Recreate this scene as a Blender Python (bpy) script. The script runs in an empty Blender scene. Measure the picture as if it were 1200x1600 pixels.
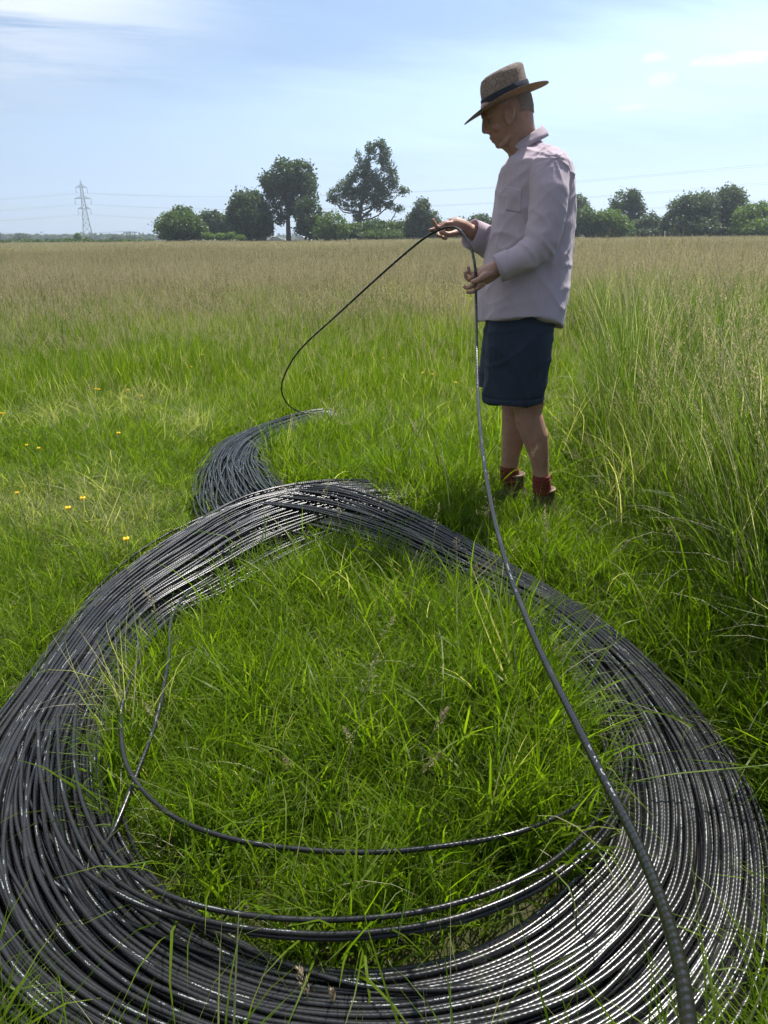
import bpy, math, random
import numpy as np
from mathutils import Vector, Matrix, noise as mnoise
random.seed(7)
R_ = math.radians
C = bpy.context.scene.collection
S = bpy.context.scene

# ------------------------------------------------------------ camera, sky, sun, exposure
CAM_H, FPX, HZ = 1.25, 1155.0, 370.0
ROLL = R_(.55)
PITCH = math.atan((800 - HZ) / FPX)
cam = bpy.data.cameras.new('camera'); camo = bpy.data.objects.new('camera', cam); C.objects.link(camo)
camo.location = (0, 0, CAM_H); camo.rotation_euler = (Matrix.Rotation(math.pi / 2 - PITCH, 3, 'X') @ Matrix.Rotation(-ROLL, 3, 'Z')).to_euler()
cam.sensor_fit = 'VERTICAL'; cam.sensor_height = 24; cam.lens = 24 * FPX / 1600
cam.clip_start = 0.05; cam.clip_end = 6000
S.camera = camo
SUN_EL, SUN_AZ = 60.0, 41.0          # azimuth clockwise from +Y (towards +X)
sd = Vector((math.sin(R_(SUN_AZ)) * math.cos(R_(SUN_EL)), math.cos(R_(SUN_AZ)) * math.cos(R_(SUN_EL)), math.sin(R_(SUN_EL))))
sl = bpy.data.lights.new('sun', 'SUN'); so = bpy.data.objects.new('sun', sl); C.objects.link(so)
so.rotation_euler = sd.to_track_quat('Z', 'Y').to_euler(); so.location = (0, 0, 400)
sl.energy = 5.0; sl.angle = R_(0.53); sl.color = (1.0, 0.955, 0.88)
W = bpy.data.worlds.new('World'); S.world = W; W.use_nodes = True
S.view_settings.view_transform = 'Standard'; S.view_settings.look = 'None'
S.view_settings.gamma = 1; S.view_settings.use_curve_mapping = False
S.view_settings.exposure = 0.9
S.cycles.volume_bounces = 0; S.cycles.max_bounces = 6; S.cycles.diffuse_bounces = 3; S.cycles.adaptive_threshold = .02; S.cycles.transparent_max_bounces = 8
S.cycles.volume_step_rate = 4; S.cycles.use_denoising = True

class G:
    """small node-graph helper"""
    def __init__(s, nt): s.nt = nt; s.n = nt.nodes; s.n.clear()
    def add(s, t, **k):
        n = s.n.new(t)
        for a, b in k.items():
            if a == 'ins':
                for i, v in b.items():
                    if isinstance(v, bpy.types.NodeSocket): s.nt.links.new(v, n.inputs[i])
                    else: n.inputs[i].default_value = v
            else: setattr(n, a, b)
        return n
    def m(s, op, a, b=0.0, c=None, clamp=False):
        ins = {0: a, 1: b}
        if c is not None: ins[2] = c
        return s.add('ShaderNodeMath', operation=op, use_clamp=clamp, ins=ins).outputs[0]
    def mix(s, f, a, b, mode='MIX'):
        n = s.add('ShaderNodeMix', data_type='RGBA', blend_type=mode, ins={0: f, 6: a, 7: b}); return n.outputs[2]
    def ramp(s, f, stops):
        n = s.add('ShaderNodeValToRGB', ins={0: f}); e = n.color_ramp.elements
        while len(e) < len(stops): e.new(0.5)
        for el, (p, c) in zip(e, stops):
            el.position = p; el.color = (*c, 1) if len(c) == 3 else c
        return n.outputs[0]
    def sstep(s, x, lo, hi):
        n = s.add('ShaderNodeMapRange', interpolation_type='SMOOTHSTEP', ins={0: x, 1: lo, 2: hi, 3: 0.0, 4: 1.0}); return n.outputs[0]
    def noise(s, vec, sc, det=4, rough=.5, dist=0.0):
        n = s.add('ShaderNodeTexNoise', ins={'Scale': sc, 'Detail': det, 'Roughness': rough, 'Distortion': dist})
        if vec is not None: s.nt.links.new(vec, n.inputs['Vector'])
        return n.outputs[0]

def build_world():
    g = G(W.node_tree)
    sky = g.add('ShaderNodeTexSky', sky_type='NISHITA', sun_disc=False, sun_elevation=R_(SUN_EL), sun_rotation=R_(SUN_AZ),
                air_density=1.0, dust_density=.4, ozone_density=1.5, altitude=50)
    tc = g.add('ShaderNodeTexCoord').outputs['Generated']
    sp = g.add('ShaderNodeSeparateXYZ', ins={0: tc})
    x, y, z = sp.outputs
    el = g.m('ARCSINE', z); az = g.m('ARCTAN2', x, y)
    zz = g.m('ADD', g.m('MAXIMUM', z, 0.0), 0.12)
    px, py = g.m('DIVIDE', x, zz), g.m('DIVIDE', y, zz)
    # thin cirrus drawn out along one direction on a high flat layer
    v = g.add('ShaderNodeCombineXYZ', ins={0: g.m('ADD', g.m('MULTIPLY', px, .30), g.m('MULTIPLY', py, .1)), 1: g.m('SUBTRACT', py, g.m('MULTIPLY', px, .35)), 2: 0.0}).outputs[0]
    n1 = g.noise(v, 1.35, 6, .55, .3)
    n2 = g.noise(tc, 1.7, 3, .5)
    cir = g.m('MULTIPLY', g.sstep(n1, .44, .72), g.sstep(n2, .40, .62))
    # a long pale veil low over the horizon, sloping up to the right
    nb = g.noise(v, 2.6, 5, .6, .2)
    dd = g.m('SUBTRACT', g.m('ADD', el, g.m('MULTIPLY', g.m('SUBTRACT', nb, .5), .10)), g.m('ADD', .132, g.m('MULTIPLY', az, .115)))
    veil = g.m('SUBTRACT', 1.0, g.sstep(g.m('ABSOLUTE', dd), .015, .085))
    # bright wisps high at the front left
    ex = g.m('SUBTRACT', g.m('ADD', el, g.m('MULTIPLY', g.m('SUBTRACT', nb, .5), .12)), g.m('ADD', .315, g.m('MULTIPLY', az, .28)))
    wisp = g.m('MULTIPLY', g.sstep(ex, -.11, .05), g.m('MULTIPLY', g.sstep(g.noise(v, 3.2, 6, .6, .5), .30, .58), g.sstep(g.m('MULTIPLY', az, -1.0), .05, .40)))
    # small puffs on the right
    puff = None
    for (a0, e0, ra, re) in ((.313, .183, .013, .005), (.322, .162, .018, .007), (.29, .136, .018, .004), (.40, .176, .05, .006)):
        wob = g.m('MULTIPLY', g.m('SUBTRACT', g.noise(tc, 55, 5, .7), .5), 5.0)
        q = g.m('ADD', g.m('ADD', g.m('POWER', g.m('DIVIDE', g.m('SUBTRACT', az, a0), ra), 2.0), g.m('POWER', g.m('DIVIDE', g.m('SUBTRACT', el, e0), re), 2.0)), wob)
        p_ = g.m('SUBTRACT', 1.0, g.sstep(q, .0, 1.5))
        puff = p_ if puff is None else g.m('MAXIMUM', puff, p_)
    # ice haze: denser towards the horizon, brighter towards the sun (forward scattering)
    haze = g.m('SUBTRACT', 1.0, g.m('EXPONENT', g.m('DIVIDE', -.085, g.m('ADD', g.m('MAXIMUM', z, 0.0), .07))))
    c = g.m('ADD', g.m('MULTIPLY', cir, .22), g.m('MULTIPLY', veil, .38))
    c = g.m('ADD', c, g.m('MULTIPLY', puff, .30))
    c = g.m('ADD', haze, c, clamp=True)
    dot = g.add('ShaderNodeVectorMath', operation='DOT_PRODUCT', ins={0: tc, 1: tuple(sd)}).outputs['Value']
    hg = g.m('DIVIDE', .75, g.m('POWER', g.m('SUBTRACT', 1.25, dot), 1.5))
    lit = g.add('ShaderNodeVectorMath', operation='SCALE', ins={0: (7.1, 9.5, 13.0), 'Scale': hg}).outputs[0]
    blue = g.add('ShaderNodeVectorMath', operation='MULTIPLY', ins={0: sky.outputs[0], 1: (.95, 1.02, 1.16)}).outputs[0]
    col = g.mix(c, blue, lit)
    lit2 = g.add('ShaderNodeVectorMath', operation='SCALE', ins={0: (11.5, 12.2, 13.0), 'Scale': g.m('MAXIMUM', hg, .8)}).outputs[0]
    col = g.mix(g.m('MULTIPLY', wisp, .8), col, lit2)
    bg = g.add('ShaderNodeBackground', ins={0: col, 1: 0.05})
    g.add('ShaderNodeOutputWorld', ins={0: bg.outputs[0]})
build_world()

# ------------------------------------------------------------ helpers
def ray(px, py):
    a, b = (px - 600) / FPX, -(py - 800) / FPX
    cx, cy = a * math.cos(ROLL) + b * math.sin(ROLL), -a * math.sin(ROLL) + b * math.cos(ROLL)
    return Vector((cx, math.cos(PITCH) + cy * math.sin(PITCH), -math.sin(PITCH) + cy * math.cos(PITCH)))
def gz(px, py, z=0.0):
    d = ray(px, py); t = (z - CAM_H) / d.z; return Vector((d.x * t, d.y * t, z))
def gy(px, py, Y):
    d = ray(px, py); t = Y / d.y; return Vector((d.x * t, Y, CAM_H + d.z * t))
def gd(px, py, dep):
    return ray(px, py) * dep + Vector((0, 0, CAM_H))

def link(o, parent=None):
    C.objects.link(o)
    if parent: o.parent = parent
    return o
def tag(o, label=None, cat=None, group=None, kind=None):
    for k, v in (('label', label), ('category', cat), ('group', group), ('kind', kind)):
        if v: o[k] = v
    return o
def empty(name, loc, label, cat, group=None):
    o = bpy.data.objects.new(name, None); C.objects.link(o); o.location = loc; o.empty_display_size = .1
    return tag(o, label, cat, group)
def mk_mesh(name, v, f, mat=None, smooth=True):
    me = bpy.data.meshes.new(name); me.from_pydata([tuple(map(float, p)) for p in v], [], [tuple(map(int, q)) for q in f])
    if mat: me.materials.append(mat)
    if smooth and len(me.polygons): me.polygons.foreach_set('use_smooth', [True] * len(me.polygons))
    me.update(); return me
def mk_np(name, v, quads, mat=None, smooth=True):
    """fast mesh from numpy: v (n,3), quads (m,k)"""
    me = bpy.data.meshes.new(name); v = np.asarray(v, np.float32); q = np.asarray(quads, np.int32); k = q.shape[1]
    me.vertices.add(len(v)); me.vertices.foreach_set('co', v.ravel())
    me.loops.add(q.size); me.loops.foreach_set('vertex_index', q.ravel())
    me.polygons.add(len(q)); me.polygons.foreach_set('loop_start', np.arange(len(q), dtype=np.int32) * k)
    if smooth: me.polygons.foreach_set('use_smooth', np.ones(len(q), bool))
    if mat: me.materials.append(mat)
    me.update(calc_edges=True); return me
def obj(name, me, parent=None, local=True):
    """link a mesh; vertices are world coordinates, moved into the parent's frame"""
    o = bpy.data.objects.new(name, me); C.objects.link(o)
    if parent:
        o.parent = parent
        if local:
            p, off = parent, Vector((0, 0, 0))
            while p: off += p.location; p = p.parent
            o.location = -off
    return o

def catmull(pts, n, closed=False):
    P = np.array([tuple(p) for p in pts], float); m = len(P); out = []
    T = np.linspace(0, m if closed else m - 1, n, endpoint=not closed)
    for t in T:
        i = int(math.floor(t)); 
        if not closed and i >= m - 1: i = m - 2
        f = t - i
        idx = [(i + k) % m if closed else min(max(i + k, 0), m - 1) for k in (-1, 0, 1, 2)]
        a, b, c, d = P[idx]
        out.append(.5 * ((2 * b) + (-a + c) * f + (2 * a - 5 * b + 4 * c - d) * f * f + (-a + 3 * b - 3 * c + d) * f ** 3))
    return np.array(out)

def tube_arrays(P, r, sides=8, closed=False):
    P = np.asarray(P, float); n = len(P); r = np.broadcast_to(np.asarray(r, float), (n,))
    if closed: T = np.roll(P, -1, 0) - np.roll(P, 1, 0)
    else: T = np.gradient(P, axis=0)
    T /= np.linalg.norm(T, axis=1)[:, None] + 1e-12
    up = np.tile(np.array([0, 0, 1.0]), (n, 1))
    vert = np.abs(T[:, 2]) > .9
    if vert.all() or np.abs(T[:, 2]).mean() > .6: up[:] = (0.3, 1, 0.05)
    A = np.cross(T, up); A /= np.linalg.norm(A, axis=1)[:, None] + 1e-9
    B = np.cross(A, T)
    th = np.arange(sides) * 2 * math.pi / sides
    V = P[:, None, :] + r[:, None, None] * (np.cos(th)[None, :, None] * A[:, None, :] + np.sin(th)[None, :, None] * B[:, None, :])
    V = V.reshape(-1, 3); m = n if closed else n - 1
    i = np.arange(m)[:, None]; j = np.arange(sides)[None, :]
    i2 = (i + 1) % n; j2 = (j + 1) % sides
    Q = np.stack([i * sides + j, i * sides + j2, i2 * sides + j2, i2 * sides + j], -1).reshape(-1, 4)
    L = np.concatenate([[0], np.cumsum(np.linalg.norm(np.diff(P, axis=0), axis=1))])
    return V, Q, L
def tube_mesh(name, P, r, sides=8, closed=False, mat=None, uv=True, uoff=0.0):
    V, Q, L = tube_arrays(P, r, sides, closed)
    me = mk_np(name, V, Q, mat)
    if uv:
        n = len(P); seg = np.concatenate([L, [L[-1] + (np.linalg.norm(np.asarray(P[0]) - P[-1]) if closed else 0)]])
        m = n if closed else n - 1
        i = np.repeat(np.arange(m), sides); j = np.tile(np.arange(sides), m)
        u = np.stack([seg[i], seg[i], seg[i + 1], seg[i + 1]], 1) + uoff
        v = np.stack([j, j + 1, j + 1, j], 1) / sides
        lay = me.uv_layers.new(name='UVMap')
        lay.data.foreach_set('uv', np.stack([u, v], -1).astype(np.float32).ravel())
    return me

class MB:
    """collects verts/faces of one part"""
    def __init__(s): s.v = []; s.f = []
    def add(s, V, F):
        o = len(s.v); s.v.extend([tuple(p) for p in V]); s.f.extend([tuple(i + o for i in q) for q in F]); return s
    def loft(s, rings, cap=True):
        n = len(rings[0]); V = [p for r in rings for p in r]; F = []
        for i in range(len(rings) - 1):
            for j in range(n):
                j2 = (j + 1) % n; F.append((i * n + j, i * n + j2, (i + 1) * n + j2, (i + 1) * n + j))
        if cap: F.append(tuple(range(n - 1, -1, -1))); F.append(tuple((len(rings) - 1) * n + j for j in range(n)))
        return s.add(V, F)
    def tube(s, P, r, sides=12, cap=True):
        V, Q, L = tube_arrays(P, r, sides)
        F = [tuple(q) for q in Q]; n = len(P)
        if cap: F.append(tuple(range(sides - 1, -1, -1))); F.append(tuple((n - 1) * sides + j for j in range(sides)))
        return s.add(V, F)
    def ball(s, c, r, nu=12, nv=8, rot=None):
        r = Vector(r) if not isinstance(r, (int, float)) else Vector((r, r, r)); rings = []
        for i in range(nv + 1):
            a = math.pi * (i + .02) / (nv + .04); ring = []
            for j in range(nu):
                b = 2 * math.pi * j / nu
                p = Vector((r.x * math.sin(a) * math.cos(b), r.y * math.sin(a) * math.sin(b), -r.z * math.cos(a)))
                if rot: p = rot @ p
                ring.append(Vector(c) + p)
            rings.append(ring)
        return s.loft(rings)
    def box(s, c, h, rot=None):
        V = []
        for x in (-1, 1):
            for y in (-1, 1):
                for z in (-1, 1):
                    p = Vector((x * h[0], y * h[1], z * h[2])); p = rot @ p if rot else p; V.append(Vector(c) + p)
        return s.add(V, [(0, 1, 3, 2), (4, 6, 7, 5), (0, 4, 5, 1), (2, 3, 7, 6), (0, 2, 6, 4), (1, 5, 7, 3)])
    def mesh(s, name, mat, smooth=True): return mk_mesh(name, s.v, s.f, mat, smooth)
    def build(s, name, mat, parent=None, smooth=True): return obj(name, s.mesh(name, mat, smooth), parent)

def remesh(mb, vox, smooth=4, mat=None, name='mesh', fac=.5):
    me = mb.mesh('tmp', mat); o = bpy.data.objects.new('tmp', me); C.objects.link(o)
    m = o.modifiers.new('r', 'REMESH'); m.mode = 'VOXEL'; m.voxel_size = vox; m.use_smooth_shade = True
    if smooth: q = o.modifiers.new('s', 'SMOOTH'); q.iterations = smooth; q.factor = fac
    dg = bpy.context.evaluated_depsgraph_get(); dg.update()
    out = bpy.data.meshes.new_from_object(o.evaluated_get(dg)); out.name = name
    out.materials.clear()
    if mat: out.materials.append(mat)
    out.polygons.foreach_set('use_smooth', [True] * len(out.polygons))
    bpy.data.objects.remove(o); bpy.data.meshes.remove(me)
    return out
def displace(me, fn):
    nv = len(me.vertices); co = np.empty(nv * 3, np.float32); me.vertices.foreach_get('co', co); co = co.reshape(-1, 3)
    no = np.empty(nv * 3, np.float32); me.vertices.foreach_get('normal', no); no = no.reshape(-1, 3)
    d = np.array([fn(p) for p in co], np.float32)
    co = co + no * d[:, None]; me.vertices.foreach_set('co', co.ravel()); me.update()

# ------------------------------------------------------------ materials
def material(name): 
    m = bpy.data.materials.new(name); m.use_nodes = True; return m, G(m.node_tree)
def out(g, sh, disp=None):
    n = g.add('ShaderNodeOutputMaterial', ins={0: sh})
def bump(g, h, strength, dist=.01):
    return g.add('ShaderNodeBump', ins={'Height': h, 'Strength': strength, 'Distance': dist}).outputs[0]
def simple(name, c1, c2, rough=.6, scale=30., bmp=.2, trans=0.0, spec=.4, metal=0.0, bdist=.004, coord='Object'):
    m, g = material(name); tc = g.add('ShaderNodeTexCoord').outputs[coord]
    n = g.noise(tc, scale, 5, .6); col = g.mix(g.sstep(n, .3, .7), (*c1, 1), (*c2, 1))
    ins = {'Base Color': col, 'Roughness': rough, 'Specular IOR Level': spec, 'Metallic': metal}
    if bmp: ins['Normal'] = bump(g, g.noise(tc, scale * 3, 4, .6), bmp, bdist)
    p = g.add('ShaderNodeBsdfPrincipled', ins=ins).outputs[0]
    if trans:
        t = g.add('ShaderNodeBsdfTranslucent', ins={0: col}).outputs[0]
        p = g.add('ShaderNodeMixShader', ins={0: trans, 1: p, 2: t}).outputs[0]
    out(g, p); return m

def grass_material(name, ga, gb, straw, tmul, trans=.5, rough=.42):
    m, g = material(name)
    a = g.add('ShaderNodeAttribute', attribute_name='v'); s = g.add('ShaderNodeSeparateColor', ins={0: a.outputs['Color']})
    r, t, b = s.outputs[0], s.outputs[1], s.outputs[2]
    tone = g.add('ShaderNodeAttribute', attribute_type='INSTANCER', attribute_name='tone').outputs['Fac']
    inst = g.add('ShaderNodeObjectInfo').outputs['Random']
    f = g.m('ADD', g.m('MULTIPLY', r, .6), g.m('MULTIPLY', inst, .4))
    col = g.mix(f, (*ga, 1), (*gb, 1))
    dry = g.m('MAXIMUM', b, g.sstep(g.m('ADD', tone, g.m('MULTIPLY', r, .5)), .75, 1.25))
    st = g.mix(r, (*straw, 1), tuple(c * .62 for c in straw) + (1,))
    col = g.mix(dry, col, st)
    tr = g.mix(1.0, col, (*tmul, 1), 'MULTIPLY')
    p = g.add('ShaderNodeBsdfPrincipled', ins={'Base Color': col, 'Roughness': rough, 'Specular IOR Level': .14}).outputs[0]
    tl = g.add('ShaderNodeBsdfTranslucent', ins={0: tr}).outputs[0]
    out(g, g.add('ShaderNodeMixShader', ins={0: trans, 1: p, 2: tl}).outputs[0]); return m
M = {}
M['grass'] = grass_material('grass_blades', (.040, .084, .005), (.120, .168, .009), (.36, .34, .22), (2.3, 2.5, .8))
M['grass_long'] = grass_material('long_grass_blades', (.044, .084, .009), (.108, .155, .020), (.44, .42, .30), (2.1, 2.2, 1.2), trans=.42)
M['seed'] = grass_material('grass_seed_heads', (.055, .090, .018), (.090, .120, .030), (.42, .36, .23), (1.35, 1.3, 1.1), trans=.4, rough=.6)

def cable_material(name, ribs):
    m, g = material(name)
    uv = g.add('ShaderNodeUVMap', uv_map='UVMap').outputs[0]
    s = g.add('ShaderNodeSeparateXYZ', ins={0: uv}); u, v = s.outputs[0], s.outputs[1]
    inst = g.add('ShaderNodeObjectInfo').outputs['Random']
    # shallow helical ribs of the sheath
    ph = g.m('ADD', g.m('MULTIPLY', u, 2 * math.pi * 92), g.m('MULTIPLY', v, 2 * math.pi * 2))
    rib = g.m('MULTIPLY', g.m('SINE', ph), .5)
    tc = g.add('ShaderNodeTexCoord').outputs['Object']
    fine = g.noise(tc, 160, 3, .6)
    h = g.m('ADD', rib, g.m('MULTIPLY', fine, .5))
    # pale printed characters repeating along the sheath, in one line on its side
    uu = g.m('ADD', u, g.m('MULTIPLY', inst, 7.3))
    seg = g.m('FRACT', g.m('MULTIPLY', uu, 1 / .62))
    inrun = g.m('MULTIPLY', g.m('LESS_THAN', seg, .22), g.m('GREATER_THAN', seg, .02))
    cell = g.m('MULTIPLY', uu, 420.0)
    vec = g.add('ShaderNodeCombineXYZ', ins={0: g.m('FLOOR', cell), 1: g.m('FLOOR', g.m('MULTIPLY', v, 50.0)), 2: 0.0}).outputs[0]
    wn = g.add('ShaderNodeTexWhiteNoise', noise_dimensions='2D', ins={0: vec}).outputs[0]
    band = g.m('MULTIPLY', g.m('GREATER_THAN', v, .21), g.m('LESS_THAN', v, .275))
    gap = g.m('GREATER_THAN', g.add('ShaderNodeTexWhiteNoise', noise_dimensions='1D', ins={1: g.m('FLOOR', g.m('MULTIPLY', uu, 70.0))}).outputs[0], .48)
    pr = g.m('MULTIPLY', g.m('MULTIPLY', inrun, band), g.m('MULTIPLY', gap, g.m('GREATER_THAN', wn, .5)))
    dust = g.sstep(g.noise(tc, 9, 5, .65), .5, .8)
    col = g.mix(g.m('MULTIPLY', dust, .35), (.0085, .0083, .0088, 1), (.046, .042, .038, 1))
    col = g.mix(g.m('MULTIPLY', pr, .48), col, (.50, .55, .53, 1))
    p = g.add('ShaderNodeBsdfPrincipled', ins={'Base Color': col, 'Roughness': g.m('ADD', .27, g.m('MULTIPLY', dust, .22)), 'Specular IOR Level': .42, 'Normal': bump(g, h, ribs, .0011)}).outputs[0]
    out(g, p); return m
M['cable'] = cable_material('black_cable_sheath', .13); M['cable_ribbed'] = cable_material('ribbed_cable_sheath', .38)

def ground_material():
    m, g = material('meadow_soil')
    pos = g.add('ShaderNodeNewGeometry').outputs['Position']
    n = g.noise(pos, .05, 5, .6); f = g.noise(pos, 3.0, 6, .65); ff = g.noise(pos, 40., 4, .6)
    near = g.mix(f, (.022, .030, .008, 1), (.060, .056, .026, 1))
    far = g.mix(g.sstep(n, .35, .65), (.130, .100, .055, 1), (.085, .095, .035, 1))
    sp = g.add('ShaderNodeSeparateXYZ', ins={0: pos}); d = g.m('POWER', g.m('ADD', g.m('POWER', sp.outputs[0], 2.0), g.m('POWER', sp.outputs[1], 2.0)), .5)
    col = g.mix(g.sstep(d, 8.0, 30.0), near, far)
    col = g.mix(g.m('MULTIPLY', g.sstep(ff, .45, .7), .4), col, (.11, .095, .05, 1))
    p = g.add('ShaderNodeBsdfPrincipled', ins={'Base Color': col, 'Roughness': .95, 'Specular IOR Level': .1, 'Normal': bump(g, ff, .6, .02)}).outputs[0]
    out(g, p); return m
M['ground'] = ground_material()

def leaf_material(name, a, b, tmul=(1.7, 1.9, 1.2), trans=.35):
    m, g = material(name)
    at = g.add('ShaderNodeAttribute', attribute_name='v'); s = g.add('ShaderNodeSeparateColor', ins={0: at.outputs['Color']})
    col = g.mix(s.outputs[0], (*a, 1), (*b, 1))
    tr = g.mix(1.0, col, (*tmul, 1), 'MULTIPLY')
    p = g.add('ShaderNodeBsdfPrincipled', ins={'Base Color': col, 'Roughness': .5, 'Specular IOR Level': .3}).outputs[0]
    tl = g.add('ShaderNodeBsdfTranslucent', ins={0: tr}).outputs[0]
    out(g, g.add('ShaderNodeMixShader', ins={0: trans, 1: p, 2: tl}).outputs[0]); return m
M['leaf_dark'] = leaf_material('dark_leaves', (.030, .052, .020), (.055, .085, .028))
M['leaf_mid'] = leaf_material('mid_green_leaves', (.045, .080, .018), (.080, .120, .028))
M['leaf_light'] = leaf_material('light_green_leaves', (.065, .110, .020), (.11, .16, .035))
M['leaf_grey'] = leaf_material('grey_green_leaves', (.050, .070, .040), (.085, .105, .060))
M['bark'] = simple('bark', (.060, .050, .040), (.11, .092, .072), .9, 3., .4, bdist=.05)
M['steel'] = simple('galvanised_steel', (.13, .135, .14), (.18, .185, .19), .5, 2., 0, metal=.3)
M['wood_pole'] = simple('weathered_pole', (.10, .085, .07), (.16, .14, .12), .9, 2., 0)
M['car_paint'] = simple('pale_car_paint', (.70, .72, .74), (.76, .77, .78), .25, 2., 0, spec=.6)
M['car_glass'] = simple('dark_car_glass', (.03, .035, .04), (.05, .055, .06), .08, 2., 0, spec=.8)
M['rubber'] = simple('black_rubber', (.015, .015, .016), (.03, .03, .03), .8, 20., 0)

def skin_material():
    m, g = material('skin'); tc = g.add('ShaderNodeTexCoord').outputs['Object']
    n = g.noise(tc, 25, 5, .6); n2 = g.noise(tc, 7, 3, .5)
    col = g.mix(g.sstep(n, .3, .7), (.28, .155, .110, 1), (.35, .198, .145, 1)); col = g.mix(g.m('MULTIPLY', g.sstep(n2, .5, .75), .5), col, (.32, .14, .115, 1))
    p = g.add('ShaderNodeBsdfPrincipled', ins={'Base Color': col, 'Roughness': .5, 'Specular IOR Level': .4, 'Subsurface Weight': .25, 'Subsurface Radius': (.02, .008, .004), 'Subsurface Scale': .5,
        'Normal': bump(g, g.noise(tc, 180, 4, .6), .25, .002)}).outputs[0]
    out(g, p); return m
M['skin'] = skin_material()
def shirt_material():
    m, g = material('pale_pink_cotton'); tc = g.add('ShaderNodeTexCoord').outputs['Object']
    n = g.noise(tc, 6, 4, .6); col = g.mix(n, (.42, .35, .405, 1), (.48, .40, .455, 1))
    w = g.noise(tc, 700, 2, .5)
    sc = g.add('ShaderNodeMapping', ins={0: tc, 3: (14, 14, 5)}).outputs[0]
    cr = g.noise(sc, 1.4, 4, .5, .25)
    nb = bump(g, w, .10, .0008)
    b2 = g.add('ShaderNodeBump', ins={'Height': cr, 'Strength': .38, 'Distance': .016, 'Normal': nb}).outputs[0]
    p = g.add('ShaderNodeBsdfPrincipled', ins={'Base Color': col, 'Roughness': .85, 'Specular IOR Level': .2, 'Sheen Weight': .15, 'Normal': b2}).outputs[0]
    t = g.add('ShaderNodeBsdfTranslucent', ins={0: (.62, .34, .40, 1), 'Normal': b2}).outputs[0]
    out(g, g.add('ShaderNodeMixShader', ins={0: .16, 1: p, 2: t}).outputs[0]); return m
M['shirt'] = shirt_material()
M['shorts'] = simple('navy_cotton', (.013, .021, .040), (.020, .030, .052), .85, 12., .35, bdist=.01)
M['sock'] = simple('orange_red_wool', (.10, .017, .012), (.15, .026, .016), .9, 150., .6, bdist=.002)
M['boot'] = simple('brown_leather', (.045, .027, .018), (.085, .052, .035), .6, 30., .4)
M['boot_lining'] = simple('tan_lining', (.20, .13, .085), (.28, .19, .13), .9, 60., .3)
M['hair'] = simple('short_grey_hair', (.17, .12, .10), (.25, .19, .165), .8, 260., .8, bdist=.003)
M['eye'] = simple('eye', (.12, .10, .09), (.2, .18, .16), .2, 20., 0)
M['button'] = simple('pearl_button', (.7, .66, .66), (.75, .72, .72), .3, 20., 0)
M['band'] = simple('dark_ribbon', (.022, .024, .032), (.035, .037, .048), .95, 90., .3, spec=.05, bdist=.002)
def straw_material():
    m, g = material('woven_straw'); uv = g.add('ShaderNodeUVMap', uv_map='UVMap').outputs[0]
    tc = g.add('ShaderNodeTexCoord').outputs['Object']
    ck = g.add('ShaderNodeTexWave', wave_type='BANDS', bands_direction='DIAGONAL', ins={'Vector': uv, 'Scale': 60., 'Distortion': 2.5, 'Detail': 2.0, 'Detail Scale': 3.0}).outputs[1]
    ck2 = g.add('ShaderNodeTexWave', wave_type='BANDS', bands_direction='X', ins={'Vector': uv, 'Scale': 52., 'Distortion': 2.5, 'Detail': 2.0, 'Detail Scale': 3.0}).outputs[1]
    n = g.noise(tc, 120, 4, .75); h = g.m('ADD', g.m('MULTIPLY', g.m('MULTIPLY', ck, ck2), .45), g.m('MULTIPLY', g.sstep(n, .32, .68), .6))
    col = g.ramp(h, ((.15, (.125, .095, .080)), (.5, (.28, .225, .185)), (.9, (.54, .46, .38))))
    p = g.add('ShaderNodeBsdfPrincipled', ins={'Base Color': col, 'Roughness': .7, 'Specular IOR Level': .3, 'Normal': bump(g, h, .9, .003)}).outputs[0]
    t = g.add('ShaderNodeBsdfTranslucent', ins={0: (.5, .33, .18, 1)}).outputs[0]
    out(g, g.add('ShaderNodeMixShader', ins={0: .22, 1: p, 2: t}).outputs[0]); return m
M['straw'] = straw_material()
M['petal'] = simple('yellow_petals', (.80, .52, .01), (.85, .60, .02), .3, 20., 0, trans=.35)
M['stem'] = simple('green_stem', (.06, .10, .02), (.09, .13, .03), .5, 40., 0, trans=.3)
M['white_post'] = simple('pale_post', (.55, .53, .48), (.68, .66, .6), .8, 5., 0)

# ------------------------------------------------------------ ground
def build_ground():
    rings = [0, .5, 1, 1.5, 2, 2.5, 3, 3.5, 4, 5, 6, 8, 10, 14, 20, 30, 50, 80, 130, 220, 400, 700, 1150]
    n = 96; V = [(0, 0, 0)]; F = []
    for r in rings[1:]:
        for j in range(n):
            a = 2 * math.pi * j / n; x, y = r * math.cos(a), r * math.sin(a)
            V.append((x, y, .02 * mnoise.noise((x * .9, y * .9, 0)) if r < 100 else 0))
    for j in range(n): F.append((0, 1 + j, 1 + (j + 1) % n))
    for i in range(len(rings) - 2):
        for j in range(n):
            a, b = 1 + i * n + j, 1 + i * n + (j + 1) % n; F.append((a, a + n, b + n, b))
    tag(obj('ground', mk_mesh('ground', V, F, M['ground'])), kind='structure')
build_ground()

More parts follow.
